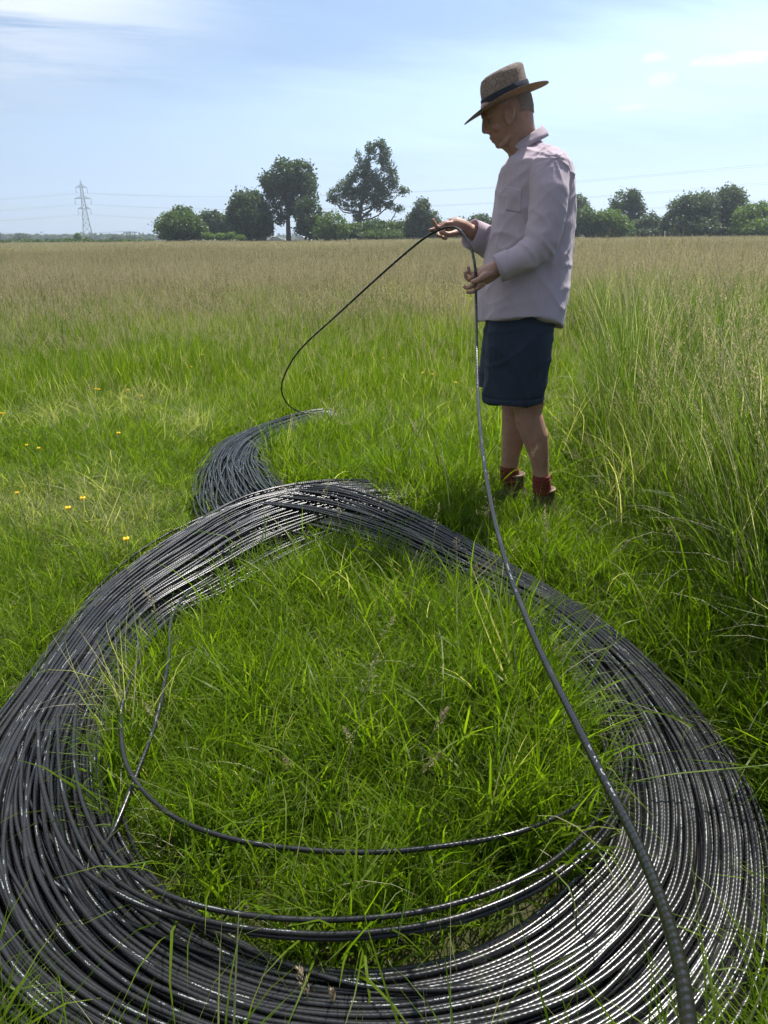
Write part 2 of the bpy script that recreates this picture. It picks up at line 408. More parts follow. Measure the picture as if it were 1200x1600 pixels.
# ------------------------------------------------------------ coil of cable
CR = .0053
PQ = [((655, 740), (655, 773)), ((520, 743), (560, 800)), ((385, 768), (440, 845)), ((270, 825), (340, 895)), ((150, 925), (255, 955)),
      ((40, 1060), (185, 1040)), ((-50, 1190), (150, 1140)), ((-95, 1330), (160, 1250)), ((-55, 1480), (200, 1350)), ((70, 1610), (290, 1440)),
      ((300, 1710), (420, 1500)), ((600, 1760), (560, 1518)), ((860, 1735), (700, 1500)), ((1050, 1660), (820, 1452)), ((1155, 1540), (915, 1378)),
      ((1195, 1400), (975, 1285)), ((1185, 1270), (975, 1180)), ((1135, 1160), (935, 1080)), ((1045, 1050), (870, 990)), ((930, 950), (790, 925)),
      ((800, 868), (700, 882)), ((680, 808), (590, 838)), ((570, 768), (480, 815)), ((500, 753), (385, 803)), ((450, 749), (322, 792)),
      ((422, 725), (308, 758)), ((414, 705), (318, 718)), ((428, 680), (350, 683)), ((472, 657), (410, 655)), ((530, 650), (490, 641)),
      ((600, 654), (600, 636)), ((650, 670), (690, 646)), ((675, 695), (735, 680)), ((695, 716), (765, 730)), ((705, 728), (705, 774))]
NODES = len(PQ)
def periodic(rng, k, amp):
    """smooth periodic noise over the loop"""
    ph = rng.uniform(0, 2 * math.pi, k); a = rng.normal(0, 1, k) / np.arange(1, k + 1) ** .7
    return lambda t: amp * sum(a[i] * np.sin(2 * math.pi * (i + 1) * t / NODES + ph[i]) for i in range(k))
coil_pts = []; loose_pts = []
def build_coil():
    rng = np.random.default_rng(5)
    lift = lambda k: .13 if (k <= 3 or 20 <= k <= 24) else .10 if k >= 33 else .12 if 15 <= k <= 19 else (.09 if k < 29 else .05)
    Pp = [gz(*p, lift(k)) for k, (p, q) in enumerate(PQ)]; Qp = [gz(*q, lift(k)) for k, (p, q) in enumerate(PQ)]
    N = 400
    Pc, Qc = catmull(Pp, N, True), catmull(Qp, N, True)
    t = np.linspace(0, NODES, N, endpoint=False)
    def near(t0, s): d = np.abs(t - t0); d = np.minimum(d, NODES - d); return np.exp(-(d / s) ** 2)
    wa, wb = near(1.7, 1.8), near(22.2, 1.9)
    root = empty('cable_coil', (float(Pc[:, 0].mean()), float(Pc[:, 1].mean()), 0), 'large figure of eight coil of black cable lying in many turns on the grass', 'cable coil')
    n = 128; per = 34
    for i in range(n):
        layer = i // per; b = ((i % per) + .5) / per
        u = b + rng.normal(0, .012)
        amp = .016 + .010 * layer
        if rng.random() < .06: u = rng.choice([-.10, -.05, 1.04]); amp = .02
        w = u + periodic(rng, 5, amp)(t)
        if layer >= 2 and rng.random() < .45:      # top turns sweep across the bundle on the left and drift back on the far lobe
            c0, wd, du = rng.uniform(5, 8.5), rng.uniform(.8, 2.0), rng.uniform(-.25, .65)
            w = w + du * (1 / (1 + np.exp(-(t - c0) / wd * 2)) - 1 / (1 + np.exp(-(t - rng.uniform(23, 27)) * 1.1)))
        w = np.where(w > 1.0, 1.0 + (w - 1.0) * .3, w); w = np.where(w < -.1, -.1 + (w + .1) * .3, w)
        w = w + (rng.normal(0, .09) * near(rng.uniform(.5, 3.5), 1.6) + rng.normal(0, .10) * near(rng.uniform(21, 24.5), 1.5) + rng.normal(0, .10) * near(26.5, 2.0))
        if i in (3, 41, 76, 99, 120): w = np.minimum(w, .10 + .2 * rng.random()) - (.16 + .26 * rng.random()) * near(3.4, 1.3)
        P = Pc + (Qc - Pc) * w[:, None]
        edge = np.clip(4 * w * (1 - w), 0, 1)
        z = .046 + .025 * near(17.5, 2.5) - .035 * near(31.5, 2.6) + layer * .0104 * (.55 + .45 * edge) + .006 * rng.random() + periodic(rng, 6, .0022)(t)
        zc = .035 + (2 * layer + 1) * .0118
        zx = .035 + (2 * layer + (2.2 if layer >= 2 and rng.random() < .5 else 0)) * .0118
        z = z * (1 - wa - wb) + wa * zc + wb * zx
        P[:, 2] = np.maximum(z, .012)
        o = obj('cable_turn', tube_mesh('cable_turn', P, CR, 8, True, M['cable'], uoff=float(rng.uniform(0, 5))), root)
        coil_pts.append(P[(t < 29.0) & (t > .35)])
    loose = [
        ([(330, 905), (290, 930), (268, 968), (263, 1030), (246, 1120), (215, 1205), (183, 1285), (160, 1330)], [.09, .10, .13, .15, .15, .14, .12, .10]),
        ([(290, 945), (235, 1000), (196, 1085), (190, 1150), (205, 1210), (265, 1272), (360, 1310), (480, 1328), (600, 1331), (720, 1318), (810, 1300), (880, 1272), (930, 1240), (965, 1190)], [.09, .11, .14] + [.155] * 8 + [.13, .11, .09]),
        ([(120, 1100), (115, 1180), (135, 1270), (180, 1340), (250, 1393), (350, 1424), (480, 1437), (620, 1430), (740, 1403), (840, 1360), (905, 1310), (942, 1262), (962, 1190), (945, 1100)], [.10, .11, .12] + [.135] * 7 + [.12, .11, .10, .09]),
        ([(90, 1120), (95, 1220), (130, 1320), (200, 1388), (320, 1438), (480, 1459), (620, 1452), (740, 1425), (850, 1375), (930, 1310), (975, 1230), (980, 1150)], [.11, .11, .12, .12] + [.125] * 4 + [.12, .11, .10, .09]),
        ([(60, 1130), (65, 1220), (105, 1330), (190, 1400), (320, 1445), (480, 1466), (630, 1458), (750, 1430), (860, 1378), (940, 1310), (985, 1230), (990, 1150)], [.12, .12, .12, .12] + [.115] * 4 + [.11, .11, .10, .09]),
        ([(140, 1160), (150, 1260), (200, 1340), (285, 1412), (390, 1480), (480, 1515), (620, 1530), (760, 1500)], [.06] * 8),
        ([(40, 1100), (30, 1200), (80, 1310), (170, 1385), (300, 1440), (430, 1500), (600, 1545), (800, 1530), (960, 1450)], [.075] * 9),
    ]
    for pts, zs in loose:
        P = catmull([gz(x, y, z) for (x, y), z in zip(pts, zs)], 160)
        obj('loose_turn', tube_mesh('loose_turn', P, CR, 8, False, M['cable'], uoff=float(rng.uniform(0, 5))), root)
        loose_pts.append(P)
    return root
build_coil()
def build_held_cable():
    Ym = 3.25
    pts = [gz(500, 648, .07), gz(468, 643, .10), gy(450, 632, 5.05), gy(440, 610, 4.9), gy(446, 583, 4.72), gy(470, 545, 4.45), gy(530, 489, 4.05), gy(600, 425, 3.65),
           gy(655, 378, 3.37), gy(682, 361, Ym + .03), gy(702, 355, Ym), gy(716, 358, Ym - .04), gy(728, 372, Ym - .10), gy(737, 391, Ym - .16), gy(742, 415, Ym - .215),
           gy(743, 440, Ym - .24), gd(744, 480, 2.86), gd(745, 560, 2.66), gd(748, 640, 2.36), gd(756, 720, 2.05), gd(770, 800, 1.76), gd(794, 890, 1.49), gd(820, 960, 1.31), gd(850, 1030, 1.155),
           gd(890, 1110, 1.0), gd(940, 1210, .845), gd(992, 1310, .715), gd(1030, 1400, .615), gd(1058, 1490, .525), gd(1076, 1600, .44), gd(1082, 1740, .36), Vector((.16, .05, .90)), Vector((.24, -.35, .66)), Vector((.34, -.85, .25)), Vector((.45, -1.25, .03)), Vector((.7, -1.9, .012)), Vector((1.3, -2.6, .012))]
    P = catmull(pts, 520)
    o = obj('held_cable', tube_mesh('held_cable', P, CR, 14, False, M['cable_ribbed'], uoff=.37))
    tag(o, 'single length of black cable lifted through the hands of the man in the straw hat', 'cable')
build_held_cable()

# ------------------------------------------------------------ the man
YM = 3.25
def build_person():
    root = empty('person', (.62, YM, 0), 'standing man in straw hat, pink shirt and navy shorts, feeding a cable through his hands', 'person')
    P = lambda x, y, d=0.0: gy(x, y, YM + d)
    def sec(py, xf, xb, w, d=0.0, e=2.3, n=28, dz=None, yaw=0.0):
        a, b = P(xf, py, d), P(xb, py, d); c = (a + b) / 2; hx = (b.x - a.x) / 2; r = []
        for j in range(n):
            th = 2 * math.pi * j / n; ct, st = math.cos(th), math.sin(th)
            x = hx * math.copysign(abs(ct) ** (2 / e), ct); y = w * math.copysign(abs(st) ** (2 / e), st)
            p = c + Vector((x, y, 0))
            if dz: p.z += dz(ct, st)
            r.append(p)
        return r
    # ---- body: one continuous skin (head, neck, trunk, arms, hands, legs)
    b = MB()
    head = [(122, 785, 808, .030), (128, 776, 815, .048), (138, 766, 823, .064), (150, 757, 829, .074), (165, 751, 832, .080), (176, 751.5, 832.5, .078), (183, 752, 833, .075),
            (188, 756.5, 833.5, .071), (194, 759.5, 834.5, .068), (202, 762, 836, .065), (209, 764.5, 837.5, .062), (216, 767, 838, .057), (222, 770.5, 839, .052), (228, 775.5, 840, .049), (232, 785, 842, .052), (240, 794, 845, .058), (252, 797, 850, .066), (268, 800, 852, .07)]
    b.loft([sec(py, a, c, w, 0, 2.25, 32) for py, a, c, w in head])
    # nose, brow, lips, chin, cheek, ear
    b.tube([P(756, 184), P(756.5, 190), P(756.5, 197), P(757.5, 204), P(760, 207.5)], [.006, .0085, .0105, .0135, .010], 10)
    for s in (-1, 1):
        b.ball(P(762, 206.5, s * .012), (.010, .009, .008))
        b.tube([P(755, 184, s * .010), P(757, 182.5, s * .03), P(764, 184, s * .052)], [.0075, .0085, .006], 8)
        b.ball(P(776, 199, s * .044), (.020, .016, .016))
        b.tube([P(797, 212, s * .052), P(790, 223, s * .046), P(781, 230, s * .030)], [.008, .009, .008], 10)   # jaw line
        e0 = P(796, 180, s * .080)
        rot = Matrix.Rotation(s * .30, 3, 'Z')
        ring = [e0 + rot @ Vector((math.cos(a) * .016 * (1 + .25 * math.sin(a)), 0, math.sin(a) * .031)) for a in np.linspace(0, 2 * math.pi, 15)]
        b.tube(ring, .0058, 8); b.ball(e0 + Vector((-.002, -s * .004, 0)), (.014, .006, .026), rot=rot)
        b.ball(P(794, 190, s * .078), (.008, .006, .010))
    b.tube([P(769, 215.5, -.018), P(767, 215.5), P(769, 215.5, .018)], [.005, .0075, .005], 8)
    b.tube([P(773, 220.5, -.016), P(770.5, 220.5), P(773, 220.5, .016)], [.005, .008, .005], 8)
    b.ball(P(780, 227), (.016, .020, .013))
    # trunk core
    b.loft([sec(py, a, c, w, 0, 2.2, 24) for py, a, c, w in ((240, 800, 845, .07), (262, 800, 880, .15), (300, 795, 885, .17), (380, 785, 880, .16), (470, 775, 852, .13), (540, 775, 846, .12), (575, 778, 840, .10))])
    # legs
    near = [(540, 772, 852, .080), (590, 784, 847, .072), (625, 800, 851, .064), (645, 803.5, 846, .058), (660, 805, 851, .058), (678, 812, 856.5, .058), (695, 819, 857, .053), (712, 826, 857, .046), (730, 831, 857, .040), (748, 834, 857.5, .037), (770, 834, 862, .038)]
    far = [(540, 768, 842, .080), (590, 774, 830, .072), (625, 783, 829, .062), (645, 784.5, 826, .056), (665, 784, 824.5, .056), (682, 784, 821, .052), (698, 784, 816, .046), (712, 783.5, 812, .040), (730, 783, 809, .037), (750, 783, 812, .037)]
    b.loft([sec(py, a, c, w, -.10, 2.1, 20) for py, a, c, w in near]); b.loft([sec(py, a, c, w, .10, 2.1, 20) for py, a, c, w in far])
    # arms
    b.tube([P(862, 262, -.15), P(856, 310, -.21), P(848, 380, -.245), P(838, 396, -.25), P(805, 411, -.245), P(783, 417, -.24), P(772, 422, -.24)], [.055, .05, .043, .045, .038, .030, .029], 16)
    b.tube([P(838, 262, .16), P(815, 330, .22), P(800, 392, .22), P(780, 388, .20), P(752, 371, .13), P(737, 362, .10), P(724, 358, .09)], [.055, .05, .045, .043, .036, .030, .029], 16)
    # near hand (left), palm turned in, cable between thumb and fingers
    b.tube([P(776, 420, -.24), P(766, 425, -.24), P(756, 431, -.238), P(749, 434, -.236)], [.031, .036, .037, .030], 14)
    fr = [.0105, .0095, .0088, .0072]
    b.tube([P(756, 422, -.222), P(745, 423, -.205), P(737, 430, -.195), P(732.5, 425, -.195), P(731.5, 415.5, -.197)], [.013] + fr, 9)
    b.tube([P(754, 428, -.235), P(742, 431, -.215), P(733, 438, -.207), P(728, 433, -.205), P(726.5, 424, -.207)], [.013] + fr, 9)
    b.tube([P(754, 437, -.247), P(743, 442, -.236), P(734, 449, -.226), P(728, 450, -.22), P(724.5, 446, -.22)], [.013] + fr, 9)
    b.tube([P(756, 443, -.255), P(747, 450, -.25), P(739, 456, -.24), P(733, 457.5, -.236), P(728.5, 455.5, -.236)], [.012] + [r * .9 for r in fr], 9)
    b.tube([P(768, 427, -.262), P(757, 431, -.276), P(748, 437, -.277), P(741, 440, -.27), P(736.5, 440, -.262)], [.016, .0135, .0115, .0105, .008], 9)
    # far hand (right), palm down over the cable
    b.tube([P(732, 360, .10), P(722, 355, .085), P(711, 351.5, .075), P(702, 351, .07)], [.030, .033, .033, .026], 14)
    b.tube([P(706, 349, .045), P(697, 349.5, .035), P(688, 356, .03), P(682, 354, .03), P(675.5, 342, .03)], [.0125] + fr, 9)
    b.tube([P(705, 348, .07), P(694, 349, .065), P(684, 355, .06), P(677, 359, .05), P(670, 359.5, .045)], [.0125] + fr, 9)
    b.tube([P(705, 351, .09), P(694, 353, .095), P(685, 361, .09), P(684, 368, .07), P(690, 370, .055)], [.0125] + fr, 9)
    b.tube([P(707, 355, .108), P(698, 358, .115), P(691, 366, .108), P(692, 372, .09), P(698, 373, .075)], [.012] + [r * .9 for r in fr], 9)
    b.tube([P(719, 360, .062), P(709, 365, .03), P(700, 366.5, .014), P(693, 364, .01), P(687, 362, .012)], [.016, .0135, .0115, .0105, .008], 9)
    body = remesh(b, .0034, 4, M['skin'], 'body')
    bo = obj('body', body, root)
    # ---- hair: thin cropped layer over the back and sides of the head
    co = [v.co for v in body.vertices]
    def in_hair(p):
        q = p - P(800, 170)
        z0 = P(0, 186).z + .012 * mnoise.noise(p * 45)
        return z0 < p.z < P(0, 146).z - .42 * (p.x - P(800, 146).x) * -1 and q.x > .006 * mnoise.noise(p * 60) - .012 + .10 * max(0, P(0, 165).z - p.z) * 4 and q.x > (-.0 if abs(q.y) > .05 else -.2) and not (abs(p.x - P(796, 180).x) < .024 and p.z < P(0, 168).z and abs(q.y) > .06)
    keep = {}; V = []; F = []
    for f in body.polygons:
        if all(in_hair(co[i]) for i in f.vertices):
            q = []
            for i in f.vertices:
                if i not in keep: keep[i] = len(V); V.append(co[i] + body.vertices[i].normal * (.0035 + .0012 * mnoise.noise(co[i] * 160)))
                q.append(keep[i])
            F.append(q)
    obj('hair', mk_mesh('hair', V, F, M['hair']), root)
    for s in (-1, 1):
        e = MB(); e.ball(P(765.5, 190, s * .033), (.0105, .0105, .0095)); obj('eye', e.mesh('eye', M['eye']), root)
    # ---- shirt
    vee = lambda k: (lambda ct, st: -k * max(0, -ct) ** 2)
    s = MB()
    hem = lambda ct, st: .034 * abs(st) ** 2 - .034 * max(0, ct) ** 3
    T = [(224, 799, 848, .064, vee(.070)), (230, 795, 856, .082, vee(.058)), (237, 792, 868, .122, vee(.045)), (246, 789, 880, .168, vee(.03)), (256, 786.5, 888, .190, vee(.012)), (270, 783, 893, .200), (295, 778.5, 895, .202), (322, 774, 895, .200), (350, 769.5, 894, .196), (385, 763.5, 891, .194), (420, 756, 888, .198), (450, 750, 885, .210), (478, 746.5, 880, .222)]
    rings = [sec(t[0], t[1], t[2], t[3], 0, 2.3, 40, t[4] if len(t) > 4 else None) for t in T]
    rings.append(sec(500, 745, 876, .228, 0, 2.35, 40, hem))
    s.loft(rings)
    s.tube([P(856, 250, -.135), P(860, 262, -.180), P(859, 300, -.222), P(855, 340, -.245), P(849, 372, -.258), P(838, 391, -.262), P(820, 402, -.260), P(800, 411, -.252), P(782, 417.5, -.245)],
           [.054, .070, .073, .069, .066, .063, .056, .051, .047], 24)
    s.tube([P(832, 254, .135), P(826, 275, .18), P(812, 330, .22), P(798, 385, .215), P(782, 388, .19), P(762, 380, .14), P(745, 370, .115)], [.058, .072, .072, .067, .064, .062, .055], 24)
    sh = remesh(s, .0055, 3, M['shirt'], 'shirt')
    el = P(846, 392, -.24); el2 = P(826, 300, -.2); shd = P(858, 250, -.15)
    def ridge(v):                                                         # thin sharp creases
        return max(0, 1 - abs(mnoise.noise(v)) * 2.6) ** 2
    def folds(c):
        p = Vector(c)
        d = .0045 * mnoise.noise(Vector((p.x * 10, p.y * 10, p.z * 3.0 + 3)))
        sleeve = 1 / (1 + math.exp(((p.y - YM) + .20) * 90))
        a, b2 = p.x * .80 + p.z * .60, -p.x * .60 + p.z * .80
        d += (.0065 * ridge(Vector((a * 9 + 4, p.y * 6, b2 * 2.4))) + .0035 * ridge(Vector((a * 4, p.y * 9 + 7, b2 * 15)))) * (.45 + .55 * (1 - sleeve))
        r_ = p - el; k = math.exp(-(r_.length / .13) ** 2); q = (r_.x * .75 + r_.z * .8)   # elbow creases
        d += k * (.010 * ridge(Vector((q * 16, r_.y * 5, (r_.x - r_.z) * 4 + 2))) - .004)
        r_ = p - shd; k = math.exp(-((r_.length - .10) / .06) ** 2)                     # slack cloth falling from the shoulder
        d += k * .006 * ridge(Vector((math.atan2(r_.z, r_.x) * 1.9, r_.length * 3, 5)))
        k = math.exp(-((p.z - .93) / .08) ** 2); d += k * .005 * math.sin(math.atan2(p.y - YM, p.x - .62) * 8 + 3 * mnoise.noise(p * 5))
        return d
    displace(sh, folds)
    so_ = obj('shirt', sh, root)
    # collar: a folded band round the neck with points at the front, stand and fall
    c = MB(); top = []; bot = []; n = 44
    for i in range(n):
        a = -R_(152) + 2 * R_(152) * i / (n - 1)                               # open at the front (-X)
        ct, st = math.cos(a), math.sin(a); fr_ = (1 - ct) / 2
        pt = P(823, 198 + 33 * fr_); pt = Vector((pt.x + ct * .062, YM + st * .066, pt.z))
        ab = a * .80; cb, sb = math.cos(ab), math.sin(ab); fb = (1 - cb) / 2
        pb = P(824, 213 + 32 * fb); pb = Vector((pb.x + cb * .078, YM + sb * .098, pb.z - .004 * fb))
        top.append(pt); bot.append(pb)
    th = .004; V = []; F = []
    for i in range(n):
        o = Vector((math.cos(0), 0, 0)); cx = P(822, 215); o = (Vector((top[i].x - cx.x, top[i].y - YM, 0))).normalized() * th
        up = Vector((0, 0, .005))
        V += [top[i] - o, top[i] + up, top[i] + o, (top[i] * .5 + bot[i] * .5) + o * 2.2, bot[i] + o, bot[i] - o * .4, (top[i] * .5 + bot[i] * .5) - o * .2]
    m_ = 7
    for i in range(n - 1):
        for j in range(m_):
            j2 = (j + 1) % m_; F.append((i * m_ + j, (i + 1) * m_ + j, (i + 1) * m_ + j2, i * m_ + j2))
    F.append(tuple(range(m_))); F.append(tuple((n - 1) * m_ + j for j in reversed(range(m_))))
    obj('collar', mk_mesh('collar', V, F, M['shirt']), so_)
    # cuffs: short open bands, thicker than the sleeve
    def cuff(a, b_, r0, r1):
        ax = (b_ - a).normalized(); sx = ax.cross(Vector((0, 1, .2))).normalized(); sy = ax.cross(sx); k = 26; rr = []
        for (t, r) in ((0, r0), (.5, (r0 + r1) / 2 + .001), (1, r1), (1.0, r1 - .004), (.3, r1 - .008)):
            rr.append([a + (b_ - a) * t + (sx * math.cos(2 * math.pi * j / k) * 1.0 + sy * math.sin(2 * math.pi * j / k) * .92) * r for j in range(k)])
        m2 = MB(); m2.loft(rr, cap=False); return m2.mesh('cuff', M['shirt'])
    obj('cuff', cuff(P(797, 412, -.246), P(777.5, 420, -.241), .056, .053), so_)
    obj('cuff', cuff(P(757, 375, .135), P(734.5, 364.5, .102), .064, .060), so_)
    # breast pocket and front placket with buttons, laid on the cloth
    from mathutils.bvhtree import BVHTree
    bv = BVHTree.FromPolygons([v.co for v in sh.vertices], [p.vertices for p in sh.polygons])
    def patch(name, pts, thick, nx=10, ny=12):
        """a cloth patch projected on the shirt from the camera side; pts: four corners (pixel)"""
        (ax, ay), (bx, by), (cx_, cy_), (dx, dy) = pts; V = []; F = []
        for lay in (thick, -.002):
            for j in range(ny + 1):
                for i in range(nx + 1):
                    u, v = i / nx, j / ny
                    px = (ax * (1 - u) + bx * u) * (1 - v) + (dx * (1 - u) + cx_ * u) * v; py = (ay * (1 - u) + by * u) * (1 - v) + (dy * (1 - u) + cy_ * u) * v
                    d = ray(px, py).normalized(); hit = bv.ray_cast(Vector((0, 0, CAM_H)), d, 10)
                    p = hit[0] + hit[1] * lay if hit[0] else P(px, py, -.2)
                    V.append(p)
        k = (nx + 1) * (ny + 1)
        for j in range(ny):
            for i in range(nx):
                a = j * (nx + 1) + i; F.append((a, a + nx + 1, a + nx + 2, a + 1)); F.append((k + a, k + a + 1, k + a + nx + 2, k + a + nx + 1))
        edge = [i for i in range(nx + 1)] + [j * (nx + 1) + nx for j in range(1, ny + 1)] + [ny * (nx + 1) + i for i in range(nx - 1, -1, -1)] + [j * (nx + 1) for j in range(ny - 1, 0, -1)]
        for a, b2 in zip(edge, edge[1:] + edge[:1]): F.append((a, b2, k + b2, k + a))
        obj(name, mk_mesh(name, V, F, M['shirt']), so_)
    patch('pocket', ((793, 291), (816, 296), (814, 333), (790, 329)), .0009)
    # ---- shorts
    q = MB()
    q.loft([sec(py, a, c_, w, -.095, 2.4, 28) for py, a, c_, w in ((470, 768, 862, .088), (500, 763, 862, .098), (530, 760.5, 862, .112), (565, 759.5, 858, .113), (600, 758, 852, .112), (618, 757.5, 848, .111), (627, 757, 846, .110))])
    q.loft([sec(py, a, c_, w, .095, 2.4, 28) for py, a, c_, w in ((470, 766, 858, .088), (500, 761, 857, .098), (535, 754, 850, .11), (570, 750, 842, .11), (590, 747.5, 836, .11), (603, 746.5, 832, .109))])
    q.loft([sec(py, a, c_, w, 0, 2.4, 28) for py, a, c_, w in ((460, 770, 860, .15), (500, 764, 861, .17), (540, 762, 860, .18), (560, 765, 855, .14))])
    shm = remesh(q, .0055, 3, M['shorts'], 'shorts')
    displace(shm, lambda c: .006 * mnoise.noise(Vector((c[0] * 13, c[1] * 13, c[2] * 3))) + .009 * ridge(Vector((c[0] * 9 + c[2] * 3, c[1] * 7, c[2] * 2.2 + 4))) + .005 * ridge(Vector((c[0] * 5 - c[2] * 9, c[1] * 6 + 9, c[2] * 7))) - (.004 if abs(c[2] - P(757, 618, -.1).z) < .004 else 0))
    obj('shorts', shm, root)
    # ---- socks and boots
    def ringsock(pts, d):
        m2 = MB(); m2.loft([sec(py, a, c_, w, d, 2.1, 20) for py, a, c_, w in pts])
        me = remesh(m2, .005, 2, M['sock'], 'sock')
        displace(me, lambda c: .0022 * math.sin(c[2] * 420)); obj('sock', me, root)
    ringsock([(728, 782, 810, .040), (733, 781.5, 811, .043), (741, 781.5, 811.5, .043), (755, 782, 813, .042)], .10)
    ringsock([(741, 832.5, 858.5, .041), (746, 832, 859.5, .043), (755, 832, 860.5, .043), (772, 833, 862, .042)], -.10)
    def boot(ank, yaw, zt):
        """boot on the ground under the ankle point; toe along yaw"""
        r = Matrix.Rotation(yaw, 3, 'Z'); o = Vector((ank.x, ank.y, 0)); br = empty_part('boot', root)
        m2 = MB()
        prof = [(-.085, .030, .075), (-.075, .037, .10), (-.04, .040, .115), (.0, .042, .11), (.04, .044, .095), (.08, .048, .075), (.12, .051, .062), (.16, .050, .052), (.19, .042, .042), (.205, .024, .032)]
        rings = []
        for x, w, h in prof:
            ring = []
            for j in range(18):
                a = 2 * math.pi * j / 18; ca, sa = math.cos(a), math.sin(a)
                z = .018 + h * (.5 + .5 * sa); y = w * math.copysign(abs(ca) ** .8, ca) * (1 - .28 * max(0, sa))
                ring.append(o + r @ Vector((x, y, z)))
            rings.append(ring)
        m2.loft(rings)
        k = 18; sh_ = []
        for z, rx, ry in ((.06, .052, .042), (.11, .050, .043), (.14, .049, .044), (zt, .047, .043)):
            sh_.append([o + r @ Vector((-.018 + rx * math.cos(2 * math.pi * j / k), ry * math.sin(2 * math.pi * j / k), z)) for j in range(k)])
        m2.loft(sh_)
        up = remesh(m2, .0055, 3, M['boot'], 'upper'); displace(up, lambda c: .002 * mnoise.noise(Vector(c) * 40)); obj('upper', up, br)
        so2 = MB(); rg = []
        for z, f_ in ((.0, 1.0), (.024, 1.04), (.028, .98)):
            ring = []
            for j in range(28):
                a = 2 * math.pi * j / 28; ca, sa = math.cos(a), math.sin(a)
                x = .06 + .150 * ca; wdt = .048 if x > .08 else (.038 if x < -.02 else .038 + .010 * (x + .02) / .1)
                ring.append(o + r @ Vector((x * f_, wdt * f_ * math.copysign(abs(sa) ** .7, sa), z)))
            rg.append(ring)
        so2.loft(rg); obj('sole', so2.mesh('sole', M['rubber']), br)
        li = MB(); li.tube([o + r @ Vector((-.018 + .046 * math.cos(a), .042 * math.sin(a), zt - .003)) for a in np.linspace(0, 2 * math.pi, 25)], .0055, 8)
        obj('padded_collar', li.mesh('padded_collar', M['boot_lining']), br)
        la = MB()
        for i in range(4):
            x = .045 + .024 * i; h = .018 + (.092 - .010 * i * 1.6)
            la.tube([o + r @ Vector((x, y_, h - abs(y_) * .5 + .004)) for y_ in (-.03, -.01, .01, .03)], .0028, 6)
        obj('lace', la.mesh('lace', M['boot_lining']), br)
    def empty_part(name, parent):
        e = bpy.data.objects.new(name, None); C.objects.link(e); e.parent = parent; e.empty_display_size = .05
        return e
    boot(P(798, 748, .10), math.pi + .15, .192)
    boot(P(847, 765, -.10), math.pi + .62, .180)
    # ---- hat: tilted forward; local axes u (front to back), v (up)
    hc = P(790, 158.5, 0); u = (P(858, 129) - P(727, 189)); u.y = 0; ul = u.length; u.normalize(); v = Vector((-u.z, 0, u.x)); w = Vector((0, 1, 0)); px = ul / 144
    hat = empty_part('hat', root)
    def hring(uc, vv, ru, rw, n=48, f=None, e=2.0):
        ring = []
        for j in range(n):
            a = 2 * math.pi * j / n; ca, sa = math.cos(a), math.sin(a)
            ca_ = math.copysign(abs(ca) ** (2 / e), ca); sa_ = math.copysign(abs(sa) ** (2 / e), sa)
            h = vv + (f(ca, sa) if f else 0)
            ring.append(hc + u * ((uc + ru * ca_) * px) + w * (rw * sa_) + v * (h * px * .86))
        return ring
    def uvmesh(rings, name, mat, cap=True):
        mb = MB(); mb.loft(rings, cap); me = mb.mesh(name, mat); lay = me.uv_layers.new(name='UVMap')
        n = len(rings[0])
        for p in me.polygons:
            for li, vi in zip(p.loop_indices, p.vertices):
                a = vi % n; a = n if (a == 0 and max(x % n for x in p.vertices) == n - 1) else a
                lay.data[li].uv = (a / n * 1.0, (vi // n) / 12)
        return me
    dent = lambda ca, sa: -9 * math.exp(-(sa / .45) ** 2) * (.6 - .4 * ca)
    cr = [hring(3, 1, 40, .086), hring(2.5, 8, 39.5, .085), hring(3, 20, 38.5, .084), hring(4, 32, 38, .082, f=lambda ca, sa: 1.5 * ca), hring(5.5, 41, 37, .078, e=2.2, f=lambda ca, sa: 1.5 * ca), hring(7, 47.5, 34.5, .070, e=2.3), hring(8.5, 51.5, 28.5, .056), hring(9, 52.5, 21, .042, f=lambda ca, sa: -2 * abs(ca)), hring(9, 49, 14, .026), hring(9, 46.5, 6, .010)]
    for r in cr:                                                        # pinch the front of the crown on both sides
        for p in r:
            q_ = p - hc; uu, vv, ww = q_.dot(u) / px, q_.dot(v) / px / .86, q_.y
            if vv > 18: p.y = YM + ww * (1 - .26 * math.exp(-((uu + 24) / 16) ** 2) * min(1, (vv - 18) / 20))
    obj('crown', uvmesh(cr, 'crown', M['straw']), hat)
    bend = lambda amp: (lambda ca, sa: amp * (5.5 * sa * sa - 4.5 * max(0, -ca) ** 2 - 1.0 * max(0, ca)))
    br_ = [hring(3, 0, 39, .084), hring(2, 1.5, 46, .098, f=bend(.15)), hring(1, 2.0, 57, .122, f=bend(.5)), hring(0, 1.0, 67, .142, f=bend(.9)), hring(-.5, 0, 72.5, .153, f=bend(1.2)), hring(-.5, -1.6, 72.3, .1525, f=bend(1.2)), hring(0, -1.2, 66, .141, f=bend(.9)), hring(1, -.4, 56, .121, f=bend(.5)), hring(2, -.9, 46, .098, f=bend(.15)), hring(3, -2.4, 39, .084)]
    obj('brim', uvmesh(br_, 'brim', M['straw'], False), hat)
    bd = MB(); bd.loft([hring(2.8, 2.2, 41.2, .0888), hring(2.4, 9, 40.9, .088), hring(2.8, 18.5, 40.1, .0870), hring(2.8, 18.3, 38, .083)], False)
    obj('hat_band', bd.mesh('hat_band', M['band']), hat)
    return root
build_person()

